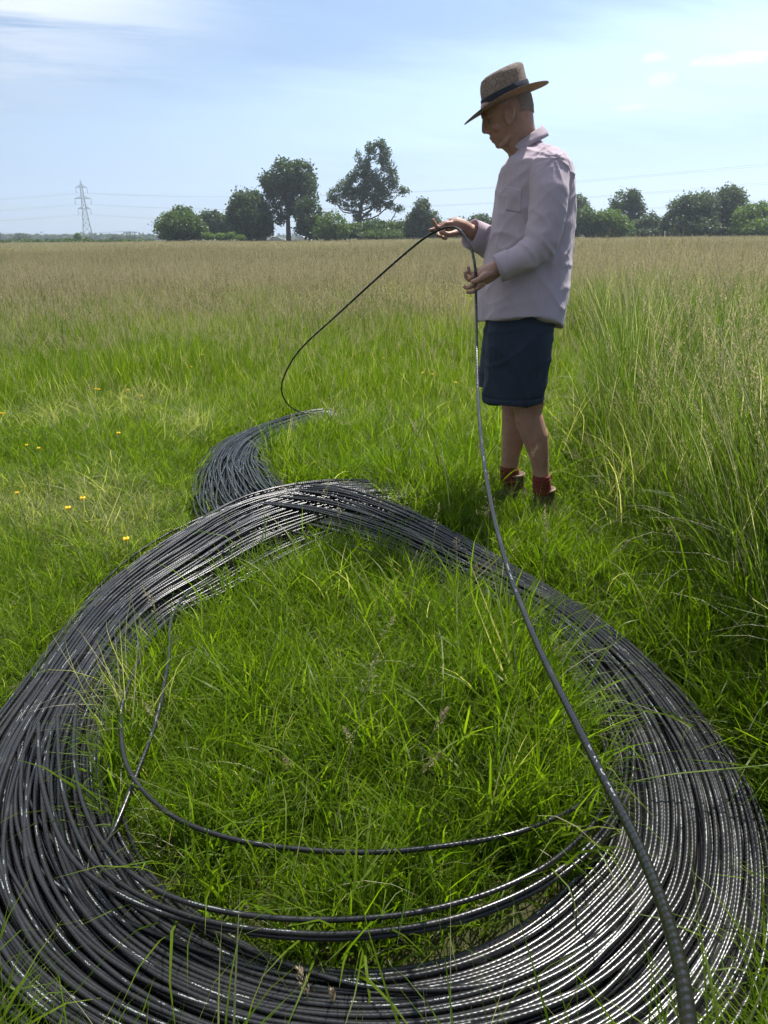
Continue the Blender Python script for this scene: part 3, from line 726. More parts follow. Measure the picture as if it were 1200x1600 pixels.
# ------------------------------------------------------------ trees, hedges, far things
def leaves_mesh(name, blobs, mat, count, size, rng, gap=.0, freq=.45):
    """many bent leaf sprays through the blobs' volume: blobs = (centre, radii)"""
    vol = np.array([r[0] * r[1] * r[2] for c, r in blobs]) ** .75; vol /= vol.sum()
    pts = []; tone = []
    for (c, r), w in zip(blobs, vol):
        k = int(count * w); d = rng.normal(0, 1, (k, 3)); d /= np.linalg.norm(d, axis=1)[:, None]
        lump = 1 + .22 * np.array([mnoise.noise(Vector(q) * 2.1 + Vector(c)) for q in d])
        rad = rng.random(k) ** .45 * lump * (1 + .28 * rng.random(k) ** 4)
        p = np.array(c) + d * rad[:, None] * np.array(r)
        nz = np.array([mnoise.noise(Vector(q) * freq) + .6 * mnoise.noise(Vector(q) * freq * 2.6) for q in p])
        ok = (nz > gap - .34) & (p[:, 2] > .15)
        pts.append(p[ok]); tone.append(nz[ok])
    p = np.concatenate(pts); tone = np.concatenate(tone); k = len(p)
    a = rng.normal(0, 1, (k, 3)); a[:, 2] *= .7; a /= np.linalg.norm(a, axis=1)[:, None]
    b = np.cross(a, rng.normal(0, 1, (k, 3))); b /= np.linalg.norm(b, axis=1)[:, None]
    n = np.cross(a, b); sz = size * rng.uniform(.55, 1.25, k)[:, None]
    V = np.stack([p - a * sz * .62, p + b * sz * .42 + n * sz * .12, p + a * sz * .62, p - b * sz * .42 + n * sz * .12], 1).reshape(-1, 3)
    me = mk_np(name, V, np.arange(4 * k).reshape(-1, 4), mat, False)
    col = np.clip(.5 + .9 * tone + rng.normal(0, .2, k), 0, 1); col4 = np.zeros((k, 4, 4), np.float32); col4[:, :, 0] = col[:, None]; col4[..., 3] = 1
    at = me.color_attributes.new('v', 'FLOAT_COLOR', 'POINT'); at.data.foreach_set('color', col4.ravel())
    return me
def px_blobs(bl, Y, rng, depth=1.0):
    out_ = []
    for x, y, rx, ry in bl:
        c = gy(x, y, Y + rng.uniform(-.35, .35) * rx * Y * .94 / FPX * depth); k = Y * .94 / FPX
        out_.append(((c.x, c.y, c.z), (rx * k, max(rx, ry) * k * .9 * depth, ry * k)))
    return out_
def tree(name, label, cat, bx, Y, blobs, mat, count, size, seed, trunk_r=.3, group=None, gap=0.0, limbs=2, stems=1, sub=0):
    rng = np.random.default_rng(seed); blobs = [(x, y, a * 1.10, b * 1.10) for x, y, a, b in blobs]; base = gy(bx, 372, Y); base.z = 0
    root = empty(name, base, label, cat, group); bl = px_blobs(blobs, Y, rng)
    top = max(c[2] + r[2] * .5 for c, r in bl); cx = np.mean([c[0] for c, r in bl])
    tb = MB()
    for s in range(stems):
        off = Vector((rng.normal(0, .5), rng.normal(0, .4), 0)) * (stems > 1) * trunk_r * 4
        pth = catmull([base + off, base + off + Vector((rng.normal(0, .15), 0, top * .3)), base + off * 1.3 + Vector(((cx - base.x) * .5, 0, top * .6)), Vector((cx, base.y, top)) + off * 2], 12)
        tb.tube(pth, np.linspace(trunk_r, trunk_r * .18, 12), 8)
        for c, r in bl:
            for q in range(limbs):
                i = int(np.clip(np.searchsorted(pth[:, 2], c[2] - abs(c[0] - pth[5][0]) * .6 - r[2] * .3), 2, 10)); a = Vector(pth[i])
                e = Vector(c) + Vector((rng.normal(0, .35) * r[0], rng.normal(0, .35) * r[1], rng.normal(.1, .35) * r[2]))
                mid = (a + e) / 2 + Vector((rng.normal(0, .12), rng.normal(0, .12), rng.normal(-.05, .10))) * (e - a).length
                lp = catmull([a, mid, e], 7); r0 = trunk_r * (1 - i / 12) * .55
                tb.tube(lp, np.linspace(r0, r0 * .2 + .015, 7), 6)
                for t in range(sub):
                    f = Vector(lp[int(rng.integers(3, 7))]); e2 = f + Vector((rng.normal(0, .7) * r[0], rng.normal(0, .7) * r[1], rng.normal(.25, .6) * r[2]))
                    tb.tube(catmull([f, (f + e2) / 2 + Vector((rng.normal(0, .2), 0, rng.normal(0, .2))), e2], 5), np.linspace(r0 * .4, .02, 5), 5)
    tb.build('trunk', M['bark'], root)
    obj('crown', leaves_mesh('crown', bl, mat, int(count * 1.5), size * .8, rng, gap), root)
    return root
HG = 'trees and bushes along the far hedgerow'
def build_trees():
    L, D, Mi, Gy = M['leaf_light'], M['leaf_dark'], M['leaf_mid'], M['leaf_grey']
    T = tree
    T('bush', 'rounded mid green bush standing alone at the left end of the hedgerow', 'bush', 282, 132, [(282, 354, 34, 20), (262, 361, 18, 13), (307, 359, 15, 14), (286, 337, 17, 13), (270, 346, 16, 12)], Mi, 9000, .42, 1, .22, stems=3)
    T('tree', 'low dark tree between the rounded bush and the big dense tree', 'tree', 333, 160, [(330, 346, 18, 15), (345, 356, 16, 17), (322, 354, 12, 16), (352, 350, 10, 12)], D, 6000, .5, 2, .3)
    T('tree', 'broad dense dark tree left of the tallest round crowned tree', 'tree', 392, 140, [(386, 338, 26, 32), (369, 345, 14, 24), (408, 350, 18, 26), (400, 322, 16, 20), (382, 318, 16, 14), (395, 358, 28, 16)], D, 14000, .5, 3, .4)
    T('tree', 'tall round crowned dark tree with bare trunk and sky gaps', 'tree', 451, 143, [(450, 288, 34, 26), (428, 281, 20, 18), (470, 278, 22, 22), (452, 264, 26, 14), (482, 300, 14, 26), (436, 312, 20, 16), (468, 322, 20, 18), (418, 296, 13, 16), (476, 266, 14, 12), (436, 335, 14, 14)], D, 15000, .48, 4, .55, gap=.13, limbs=3, sub=0)
    T('tree', 'narrow dark tree at the right foot of the tallest round tree', 'tree', 484, 138, [(483, 342, 19, 26), (477, 324, 13, 13), (494, 350, 12, 20), (482, 358, 20, 14)], D, 7000, .45, 5, .25)
    T('bush', 'light green bush between the narrow dark tree and the sparse oak', 'bush', 517, 132, [(517, 350, 20, 16), (532, 360, 13, 12), (504, 362, 14, 11), (518, 362, 22, 11)], L, 6000, .4, 6, .18, stems=3)
    T('oak_tree', 'tall sparse oak with twisted bare limbs showing through its crown', 'tree', 563, 145,
      [(528, 306, 16, 12), (543, 295, 17, 14), (583, 252, 14, 14), (580, 278, 14, 14), (574, 296, 15, 12), (606, 302, 13, 10), (548, 318, 13, 9), (576, 318, 14, 10), (596, 322, 12, 9), (558, 300, 14, 12), (552, 280, 12, 10), (568, 268, 15, 13), (566, 246, 10, 13), (580, 235, 11, 11), (593, 226, 10, 8), (602, 240, 9, 10), (597, 258, 12, 12), (611, 262, 9, 10), (614, 283, 9, 12), (596, 288, 14, 11), (590, 306, 14, 9), (629, 299, 10, 8), (620, 326, 11, 7), (607, 318, 8, 6), (557, 338, 6, 9), (574, 335, 6, 6), (520, 312, 8, 6)], D, 16000, .36, 7, .5, gap=.14, limbs=1, sub=2)
    T('hedge', 'dark low hedge under the sparse oak', 'hedge', 585, 136, [(545, 362, 16, 10), (565, 361, 18, 11), (590, 358, 18, 13), (612, 360, 16, 12), (630, 360, 14, 13), (600, 366, 40, 8), (575, 352, 7, 7)], Mi, 9000, .42, 8, .12, stems=4)
    T('bush', 'tall upright grey green bush right of the oak beside the raised hand', 'bush', 660, 130, [(658, 338, 15, 22), (672, 348, 14, 17), (645, 352, 13, 16), (664, 325, 8, 12), (660, 362, 26, 12), (684, 356, 9, 10)], Gy, 8000, .4, 9, .2, stems=4)
    T('hedge', 'low hedge seen below the cuff between raised hand and shirt', 'hedge', 730, 140, [(700, 358, 16, 12), (725, 356, 18, 13), (750, 350, 16, 14), (770, 356, 18, 14), (735, 366, 44, 8)], Gy, 8000, .45, 10, .12, stems=4)
    T('hedge', 'hedge hidden for the most part behind the man', 'hedge', 830, 142, [(800, 355, 24, 16), (835, 352, 26, 18), (868, 352, 24, 18)], D, 6000, .5, 11, .12, stems=3)
    T('tree', 'grey green tree just right of the man\'s back', 'tree', 903, 155, [(902, 324, 16, 16), (912, 334, 12, 14), (894, 340, 16, 18)], Gy, 5000, .45, 12, .25)
    T('bush', 'light green rounded bush just behind the man at the hedgerow', 'bush', 920, 128, [(914, 345, 18, 18), (900, 356, 16, 14), (925, 358, 18, 14)], Mi, 6000, .4, 13, .18, stems=3)
    T('bush', 'light green spreading bush in front of the round tree at right', 'bush', 955, 128, [(950, 346, 24, 16), (970, 355, 16, 13), (938, 356, 20, 15), (955, 362, 28, 10)], L, 8000, .4, 14, .18, stems=3)
    T('tree', 'rounded dark tree rising behind the light green bush at right', 'tree', 982, 152, [(980, 318, 24, 16), (966, 316, 13, 11), (995, 326, 14, 14), (984, 306, 14, 9), (990, 342, 14, 12), (965, 332, 12, 12)], D, 7000, .45, 15, .35, gap=.1, limbs=2, sub=1)
    T('hedge', 'low hedge filling the gap left of the big right hand thicket', 'hedge', 1012, 138, [(998, 358, 14, 12), (1015, 352, 14, 16), (1030, 356, 14, 14), (1012, 364, 28, 9)], Gy, 6000, .42, 16, .12, stems=3)
    T('bush', 'big ragged grey green bush at the left end of the right thicket', 'bush', 1080, 128, [(1062, 336, 18, 24), (1082, 330, 18, 24), (1102, 328, 18, 24), (1050, 352, 18, 18), (1080, 355, 38, 18), (1072, 318, 9, 10), (1098, 314, 8, 9)], Gy, 13000, .42, 17, .2, stems=5)
    T('bush', 'tallest ragged bush of the right thicket with spiky top shoots', 'bush', 1135, 131, [(1132, 322, 20, 24), (1150, 312, 15, 16), (1120, 338, 18, 24), (1148, 340, 24, 24), (1135, 356, 34, 16), (1146, 300, 7, 9), (1128, 304, 6, 9)], Gy, 13000, .42, 18, .2, stems=5)
    T('bush', 'bright green bush at the right edge in front of the thicket', 'bush', 1185, 124, [(1165, 342, 18, 18), (1188, 336, 20, 18), (1210, 346, 22, 22), (1185, 357, 36, 14)], L, 9000, .4, 19, .2, stems=4)
    T('hedge', 'hedge running on past the right edge of the field', 'hedge', 1290, 128, [(1240, 345, 30, 26), (1285, 340, 34, 30), (1340, 345, 36, 28)], D, 9000, .5, 20, .15, stems=4)
    T('hedge', 'long low hedge running behind the bushes from the oak to the right thicket', 'hedge', 800, 162, [(556 + 22 * i, 360 - 3 * math.sin(i * 1.7), 17, 11 + 2 * math.sin(i * 2.3)) for i in range(23)], D, 12000, .55, 27, .1, limbs=1)
    T('weed_clump', 'pale green weed clump at the foot of the low dark tree', 'weeds', 335, 128, [(325, 369, 9, 5), (345, 370, 10, 5), (362, 369, 9, 6), (376, 371, 7, 4)], L, 1800, .3, 21, .03, limbs=1)
    T('distant_tree', 'far rounded tree left of the two pole frame', 'tree', 182, 430, [(182, 373, 10, 5.5), (188, 375, 7, 4)], D, 1500, 1.0, 22, .4)
    T('distant_tree', 'far rounded tree below the two pole frame', 'tree', 208, 440, [(208, 373, 11, 5.5), (214, 375, 8, 4)], D, 1500, 1.0, 23, .4)
    T('distant_tree', 'far dark tree near the left edge of the skyline', 'tree', 34, 450, [(32, 371, 9, 6), (44, 374, 10, 5), (22, 375, 9, 4)], D, 2000, 1.0, 24, .4)
    T('distant_tree', 'small pale green tree just left of the pylon foot', 'tree', 122, 230, [(122, 373, 5, 7), (118, 377, 6, 4)], L, 1200, .6, 25, .2)
    # far woods and the hedge bank on the left: masses nobody could count
    rng = np.random.default_rng(40); bl = []
    for i in range(60):
        x = -320 + i * 10.5 + rng.uniform(-4, 4); bl += px_blobs([(x, 374 - rng.uniform(0, 3.0), rng.uniform(7, 13), rng.uniform(3, 5.5))], 640 + rng.uniform(-30, 60), rng)
    tag(obj('far_woods', leaves_mesh('far_woods', bl, M['leaf_dark'], 40000, 2.0, rng, -9)), 'hazy line of woods along the horizon behind the pylon', 'woods', kind='stuff')
    bl = []
    for i in range(46):
        x = -260 + i * 11 + rng.uniform(-5, 5); Y = 190 + rng.uniform(-10, 10); bl += px_blobs([(x, 378.5 - rng.uniform(0, 1.5), rng.uniform(6, 12), rng.uniform(2.2, 4.5))], Y, rng)
    tag(obj('field_margin', leaves_mesh('field_margin', bl, M['leaf_mid'], 14000, .6, rng, -9)), 'low green scrub along the far left edge of the meadow', 'scrub', kind='stuff')
    bl = []
    for i in range(420):
        a = R_(i * 360 / 420); r = rng.uniform(800, 900); x, y = r * math.sin(a), r * math.cos(a); h = rng.uniform(3, 6)
        bl.append(((x, y, h * .4), (rng.uniform(12, 24), rng.uniform(12, 24), h)))
    tag(obj('horizon_woods', leaves_mesh('horizon_woods', bl, M['leaf_dark'], 90000, 2.6, rng, -9)), 'continuous far woods closing the horizon all round', 'woods', kind='stuff')
build_trees()

def build_pylon():
    Yp = 600.0; base = gy(138.5, 376, Yp); base.z = 0; zt = gy(127, 281, Yp).z
    root = empty('pylon', base, 'grey lattice pylon with three pairs of cross arms on the left skyline', 'pylon')
    yaw = R_(24); rot = Matrix.Rotation(yaw, 3, 'Z'); H = zt; k = H / 50.0
    def half(z):                                                        # half width of the tower body at height z
        pr = [(0, 4.4), (.36, 2.35), (.55, 1.65), (.72, 1.25), (.88, .95), (1, .06)]
        t = z / H
        for (a, wa), (b, wb) in zip(pr, pr[1:]):
            if t <= b: return (wa + (wb - wa) * (t - a) / (b - a)) * k
        return .05
    C4 = [(-1, -1), (1, -1), (1, 1), (-1, 1)]
    def pt(i, z): h = half(z); return base + rot @ Vector((C4[i][0] * h, C4[i][1] * h, z))
    lv = [H * t for t in (0, .14, .26, .36, .455, .55, .64, .72, .80, .88, .94, 1.0)]
    for i in range(4):
        m = MB(); m.tube([pt(i, z) for z in lv], .16, 5); m.build('leg', M['steel'], root)
    m = MB()
    for a, b in zip(lv, lv[1:-1]):
        for i in range(4):
            j = (i + 1) % 4; m.tube([pt(i, a), pt(j, b)], .085, 4); m.tube([pt(j, a), pt(i, b)], .085, 4); m.tube([pt(i, b), pt(j, b)], .07, 4)
    br = m.build('bracing', M['steel'], root)
    arms = []
    for t, ln in ((.88, 4.6), (.70, 6.6), (.535, 5.2)):
        z = H * t; m = MB()
        for s in (-1, 1):
            tip = base + rot @ Vector((s * ln * k, 0, z)); arms.append((tip - Vector((0, 0, 4.4 * k)), s, t))
            for i in ((0, 3) if s < 0 else (1, 2)):
                m.tube([pt(i, z), tip], .12, 4); m.tube([pt(i, z + 2.2 * k), tip], .11, 4)
                for f in (.35, .68):
                    a = pt(i, z).lerp(tip, f); b = pt(i, z + 2.2 * k).lerp(tip, f); m.tube([a, b], .07, 4); m.tube([b, pt(i, z).lerp(tip, max(0, f - .33))], .07, 4)
        for i in range(4): m.tube([pt(i, z), pt((i + 1) % 4, z)], .12, 4)
        arm = m.build('cross_arm', M['steel'], root)
        for s in (-1, 1):
            tip = base + rot @ Vector((s * ln * k, 0, z)); q = MB(); q.tube([tip, tip - Vector((0, 0, 4.4 * k))], [.12, .20], 5); q.build('insulator', M['steel'], arm)
    # wires: sagging to the next towers, outside the picture at the right (nearer) and left (farther)
    nR = Vector((230, 330, 0)); nL = Vector((-760, 640, 0))
    for (p, s, t) in arms:
        side = 'near' if s > 0 else 'far'; lvl = {.88: 'top', .70: 'middle', .535: 'lowest'}[t]
        for nxt, sag, wd in ((nR, 9.0, 'right'), (nL, 9.0, 'left')):
            q = nxt + Vector((s * 5, 0, p.z)); P = [p.lerp(q, f) - Vector((0, 0, sag * 4 * f * (1 - f))) for f in np.linspace(0, 1, 40)]
            o = obj('power_line', tube_mesh('power_line', P, .035, 4, False, M['steel'], uv=False))
            tag(o, f'{lvl} power line running {wd} from the {side} side arm of the pylon', 'power line', 'power lines on the pylon')
build_pylon()
def pole(px, top, Y, label):
    b = gy(px, 376, Y); b.z = 0; h = gy(px, top, Y).z
    r = empty('utility_pole', b, label, 'pole'); m = MB(); m.tube([b, b + Vector((0, 0, h))], [.24, .17], 8); m.build('post', M['wood_pole'], r)
    m = MB(); m.box(b + Vector((0, 0, h - .5)), (1.1, .12, .1)); m.build('cross_arm', M['wood_pole'], r)
    for s in (-.9, 0, .9):
        m = MB(); m.tube([b + Vector((s, 0, h - .4)), b + Vector((s, 0, h + .05))], [.09, .06], 6); m.build('insulator', M['steel'], r)
    return b + Vector((0, 0, h))
pa = pole(198.5, 361.5, 330, 'left pole of the two pole frame beyond the meadow'); pb = pole(212, 361.5, 330, 'right pole of the two pole frame beyond the meadow')
pc = pole(2, 364, 330, 'lone utility pole at the left edge of the horizon')
tag(obj('power_line', tube_mesh('power_line', [pa, pb], .06, 5, False, M['steel'], uv=False)), 'short wire joining the tops of the two pole frame', 'power line')
tag(obj('power_line', tube_mesh('power_line', catmull([pc, (pc + pa) / 2 - Vector((0, 0, .8)), pa], 12), .05, 5, False, M['steel'], uv=False)), 'low wire strung between the lone pole and the two pole frame', 'power line')

def build_car(px, Y, yaw, label, ln):
    o = gy(px, 374, Y); o.z = 0; r = Matrix.Rotation(yaw, 3, 'Z'); root = empty('parked_car', o, label, 'car')
    prof = [(-.5, .35), (-.5, .78), (-.42, .92), (-.28, 1.0), (-.16, 1.40), (.14, 1.45), (.34, 1.05), (.47, .95), (.5, .7), (.5, .35)]
    m = MB(); rings = []
    for y, f in ((-.86, .96), (-.78, 1.0), (.78, 1.0), (.86, .96)):
        rings.append([o + r @ Vector((x * ln * f, y * (1 if z < 1.1 else .84), z)) for x, z in prof])
    m.loft(rings); m.build('body', M['car_paint'], root, False)
    for s in (-1, 1):
        g = MB(); V = [Vector((x * ln, s * (.87 if z < 1.05 else .75), z)) for x, z in ((-.24, 1.06), (.28, 1.06), (.13, 1.36), (-.14, 1.34))]
        g.add([o + r @ (q + Vector((0, s * .015, 0))) for q in V] + [o + r @ (q - Vector((0, s * .02, 0))) for q in V], [(0, 1, 2, 3), (7, 6, 5, 4), (0, 4, 5, 1), (1, 5, 6, 2), (2, 6, 7, 3), (3, 7, 4, 0)]); g.build('window', M['car_glass'], root, False)
        for x in (-.31, .31):
            w = MB(); w.tube([o + r @ Vector((x * ln, s * .72, .32)), o + r @ Vector((x * ln, s * .90, .32))], .32, 14); w.build('wheel', M['rubber'], root)
build_car(430, 148, R_(6), 'pale car parked in shade left of the tall round tree trunk', 4.0)
build_car(470, 151, R_(-8), 'pale car parked in shade right of the tall round tree trunk', 4.1)
m_ = MB(); b_ = gy(1038, 371, 126); b_.z = 0; m_.tube([b_, b_ + Vector((.03, 0, 1.0)), b_ + Vector((0, 0, 1.75))], [.09, .085, .08], 8); tag(m_.build('post', M['white_post']), 'short pale post in front of the low hedge at the thicket\'s left end', 'post')

# ------------------------------------------------------------ grass
rg = np.random.default_rng(11)
def blade_set(n, rad, L, Wd, lean, curl, segs=4, b=0.0, bv=0.0):
    """n curved tapering blades round the origin -> V, Q, col"""
    ang = rg.uniform(0, 2 * math.pi, n); rr = rad * np.sqrt(rg.random(n)); base = np.stack([rr * np.cos(ang), rr * np.sin(ang), np.zeros(n)], 1)
    az = rg.uniform(0, 2 * math.pi, n); ln = rg.uniform(*L, n); wd = rg.uniform(*Wd, n)
    th0 = np.abs(rg.normal(0, lean, n)); ku = np.abs(rg.normal(curl, curl * .5, n)); tw = rg.normal(0, .9, n)
    s = np.linspace(0, 1, segs + 1); P = np.zeros((n, segs + 1, 3)); P[:, 0] = base
    for i in range(segs):
        th = np.minimum(th0 + ku * (s[i] + .5 / segs) ** 1.5, 2.6); st = ln / segs
        P[:, i + 1] = P[:, i] + np.stack([np.sin(th) * np.cos(az), np.sin(th) * np.sin(az), np.cos(th)], 1) * st[:, None]
    P[:, :, 2] = np.maximum(P[:, :, 2], .004)
    wa = az + math.pi / 2 + tw; wv = np.stack([np.cos(wa), np.sin(wa), np.zeros(n)], 1)
    w = wd[:, None] * np.clip(1.02 - s[None, :] ** 2.2, .04, 1) * .5
    V = np.stack([P - wv[:, None, :] * w[..., None], P + wv[:, None, :] * w[..., None]], 2)   # n,segs+1,2,3
    idx = np.arange(n)[:, None] * (segs + 1) * 2 + np.arange(segs)[None, :] * 2
    Q = np.stack([idx, idx + 1, idx + 3, idx + 2], -1).reshape(-1, 4)
    col = np.zeros((n, segs + 1, 2, 4)); col[..., 0] = rg.random(n)[:, None, None]; col[..., 1] = s[None, :, None]
    col[..., 2] = np.where(rg.random(n) < bv, 1.0, b)[:, None, None]; col[..., 3] = 1
    return V.reshape(-1, 3), Q, col.reshape(-1, 4)
def stalk_set(n, rad, L, kind, lean=.10, wd=.0016, head=(.16, .24), dens=1.0):
    """flowering stems with seed heads; kind: spike, plume or open"""
    Vs, Qs, Cs = [], [], []; o = 0
    for i in range(n):
        a = rg.uniform(0, 2 * math.pi); r = rad * math.sqrt(rg.random()); ln = rg.uniform(*L); az = rg.uniform(0, 2 * math.pi); th = abs(rg.normal(0, lean)); ku = abs(rg.normal(.18, .18)); segs = 4
        P = [np.array([r * math.cos(a), r * math.sin(a), 0.0])]
        for k in range(segs * 2):
            t = (k + .5) / (segs * 2); q = th + ku * t ** 3 * 2.2; P.append(P[-1] + np.array([math.sin(q) * math.cos(az), math.sin(q) * math.sin(az), math.cos(q)]) * ln / (segs * 2))
        P = np.array(P); wv = np.array([math.cos(az + 1.57), math.sin(az + 1.57), 0]) * wd * .5
        PP = P[::2]; V = np.stack([PP - wv, PP + wv], 1).reshape(-1, 3); k = np.arange(len(PP) - 1) * 2 + o; Qs.append(np.stack([k, k + 1, k + 3, k + 2], -1)); Vs.append(V); o += len(V)
        rv = rg.random(); c = np.zeros((len(V), 4)); c[:, 0] = rv; c[:, 2] = .0 if rg.random() < .7 else .7; c[:, 3] = 1; Cs.append(c)
        hl = rg.uniform(*head); m = int({'spike': 20, 'plume': 34, 'open': 30, 'far': 5}[kind] * dens)
        for j in range(m):
            t = 1 - hl * (1 - (j + .5) / m); x = t * segs * 2; i0 = min(int(x), segs * 2 - 1); p = P[i0] + (P[i0 + 1] - P[i0]) * (x - i0)
            f = (j + .5) / m; ax = (P[-1] - P[-2]); ax = ax / np.linalg.norm(ax); b = rg.uniform(0, 2 * math.pi); rad_d = np.array([math.cos(b), math.sin(b), 0])
            if kind == 'spike': d = rad_d * .0035 * (1.1 - f); sl, sw = .010, .0035
            elif kind == 'plume': d = rad_d * rg.uniform(.003, .014) * (1.15 - f); sl, sw = .011, .004
            elif kind == 'far': d = rad_d * rg.uniform(.0, .012) * (1.15 - f); sl, sw = .028, .009
            else: d = rad_d * rg.uniform(.01, .05) * (1.15 - f) + ax * .01; sl, sw = .010, .0042
            if kind == 'open':                                        # hair-thin branch to the spikelet
                e = p + d; s_ = np.array([-rad_d[1], rad_d[0], 0]) * .00035; V = np.array([p - s_, p + s_, e + s_, e - s_]); Vs.append(V); Qs.append(np.array([[o, o + 1, o + 2, o + 3]])); o += 4
                c = np.zeros((4, 4)); c[:, 0] = rv; c[:, 2] = .8; c[:, 3] = 1; Cs.append(c)
            dr = ax * .8 + rad_d * .6; dr /= np.linalg.norm(dr); sd_ = np.cross(dr, rg.normal(0, 1, 3)); sd_ /= np.linalg.norm(sd_) + 1e-9; q = p + d
            V = np.array([q - dr * sl * .3, q + sd_ * sw * .5 + dr * sl * .2, q + dr * sl * .8, q - sd_ * sw * .5 + dr * sl * .2]); Vs.append(V); Qs.append(np.array([[o, o + 1, o + 2, o + 3]])); o += 4
            c = np.zeros((4, 4)); c[:, 0] = np.clip(rv + rg.normal(0, .15), 0, 1); c[:, 2] = 1; c[:, 3] = 1; Cs.append(c)
    return np.concatenate(Vs), np.concatenate(Qs), np.concatenate(Cs)
def join(*sets):
    V, Q, Cc, o = [], [], [], 0
    for v, q, c in sets: V.append(v); Q.append(q + o); Cc.append(c); o += len(v)
    return np.concatenate(V), np.concatenate(Q), np.concatenate(Cc)
def tuft_mesh(name, sets, mat, mi=None):
    V, Q, c = join(*sets); me = mk_np(name, V, Q, None, False)
    me.color_attributes.new('v', 'FLOAT_COLOR', 'POINT').data.foreach_set('color', c.astype(np.float32).ravel())
    me.materials.append(mat); return me
def masters(name, meshes):
    col = bpy.data.collections.new(name)
    for i, me in enumerate(meshes):
        col.objects.link(bpy.data.objects.new(f'{name}_{i:02d}', me))
    return col
def scatter(name, label, cat, col, pts, rot, scl, idx, tone):
    """one 'stuff' object: tufts instanced on a cloud of points"""
    me = bpy.data.meshes.new(name); n = len(pts); me.vertices.add(n); me.vertices.foreach_set('co', np.asarray(pts, np.float32).ravel())
    for an, ty, key, dat in (('rot', 'FLOAT_VECTOR', 'vector', rot), ('scl', 'FLOAT_VECTOR', 'vector', scl), ('idx', 'INT', 'value', idx), ('tone', 'FLOAT', 'value', tone)):
        at = me.attributes.new(an, ty, 'POINT'); at.data.foreach_set(key, np.asarray(dat, np.int32 if ty == 'INT' else np.float32).ravel())
    o = bpy.data.objects.new(name, me); C.objects.link(o); tag(o, label, cat, kind='stuff')
    ng = bpy.data.node_groups.new(name, 'GeometryNodeTree')
    ng.interface.new_socket('Geometry', in_out='INPUT', socket_type='NodeSocketGeometry'); ng.interface.new_socket('Geometry', in_out='OUTPUT', socket_type='NodeSocketGeometry')
    N = ng.nodes; gi, go = N.new('NodeGroupInput'), N.new('NodeGroupOutput'); ci = N.new('GeometryNodeCollectionInfo'); ci.inputs[0].default_value = col; ci.inputs[1].default_value = True; ci.inputs[2].default_value = True
    ip = N.new('GeometryNodeInstanceOnPoints'); ip.inputs['Pick Instance'].default_value = True
    def na(nm, ty): q = N.new('GeometryNodeInputNamedAttribute'); q.data_type = ty; q.inputs[0].default_value = nm; return q.outputs[0]
    lk = ng.links.new; lk(gi.outputs[0], ip.inputs['Points']); lk(ci.outputs[0], ip.inputs['Instance']); lk(na('idx', 'INT'), ip.inputs['Instance Index'])
    lk(na('rot', 'FLOAT_VECTOR'), ip.inputs['Rotation']); lk(na('scl', 'FLOAT_VECTOR'), ip.inputs['Scale']); lk(ip.outputs[0], go.inputs[0])
    o.modifiers.new('scatter', 'NODES').node_group = ng
    return o

# where the cable lies: no tufts grow up through it
CELL = .03; GX, GY_ = (-2.2, 2.2), (.2, 6.0)
occ = np.zeros((int((GX[1] - GX[0]) / CELL) + 2, int((GY_[1] - GY_[0]) / CELL) + 2), np.int32)
for P in coil_pts + loose_pts:
    Pf = np.concatenate([P, (P + np.roll(P, -1, 0)) / 2]) if len(P) > 300 else np.repeat(P, 2, 0)
    i = ((Pf[:, 0] - GX[0]) / CELL).astype(int); j = ((Pf[:, 1] - GY_[0]) / CELL).astype(int); k = (i >= 0) & (j >= 0) & (i < occ.shape[0]) & (j < occ.shape[1])
    np.add.at(occ, (i[k], j[k]), 1)
def covered(p, least=4):
    i = ((p[:, 0] - GX[0]) / CELL).astype(int); j = ((p[:, 1] - GY_[0]) / CELL).astype(int); k = (i >= 0) & (j >= 0) & (i < occ.shape[0]) & (j < occ.shape[1])
    r = np.zeros(len(p), bool); r[k] = occ[i[k], j[k]] >= least; return r
def grid(y0, y1, sp, margin=1.1, k=.64):
    ys = np.arange(y0, y1, sp); out_ = []
    for y in ys:
        h = k * y + margin; xs = np.arange(-h, h, sp); out_.append(np.stack([xs, np.full(len(xs), y)], 1))
    p = np.concatenate(out_); p += rg.uniform(-.6, .6, p.shape) * sp; return p
def sm(x, a, b): t = np.clip((x - a) / (b - a), 0, 1); return t * t * (3 - 2 * t)
def nz(p, f, o=0.0): return np.array([mnoise.noise(Vector((x * f + o, y * f - o, o))) for x, y in p])
def before_coil(p):
    """grass just in front of the right-hand strands, pressed down when the turns were laid"""
    q = np.zeros(len(p), bool)
    for dx, dy in ((.0, .06), (.05, .10), (.03, .16), (.06, .05), (-.05, .04), (-.07, .0), (-.06, -.06)): q |= covered(p + np.array([dx, dy]))
    return q & (p[:, 0] > .30) & (p[:, 1] > 1.1) & (p[:, 1] < 3.0)
def feet_d(p): return np.minimum(np.hypot(p[:, 0] - .72, p[:, 1] - 3.10), np.hypot(p[:, 0] - .58, p[:, 1] - 3.33))
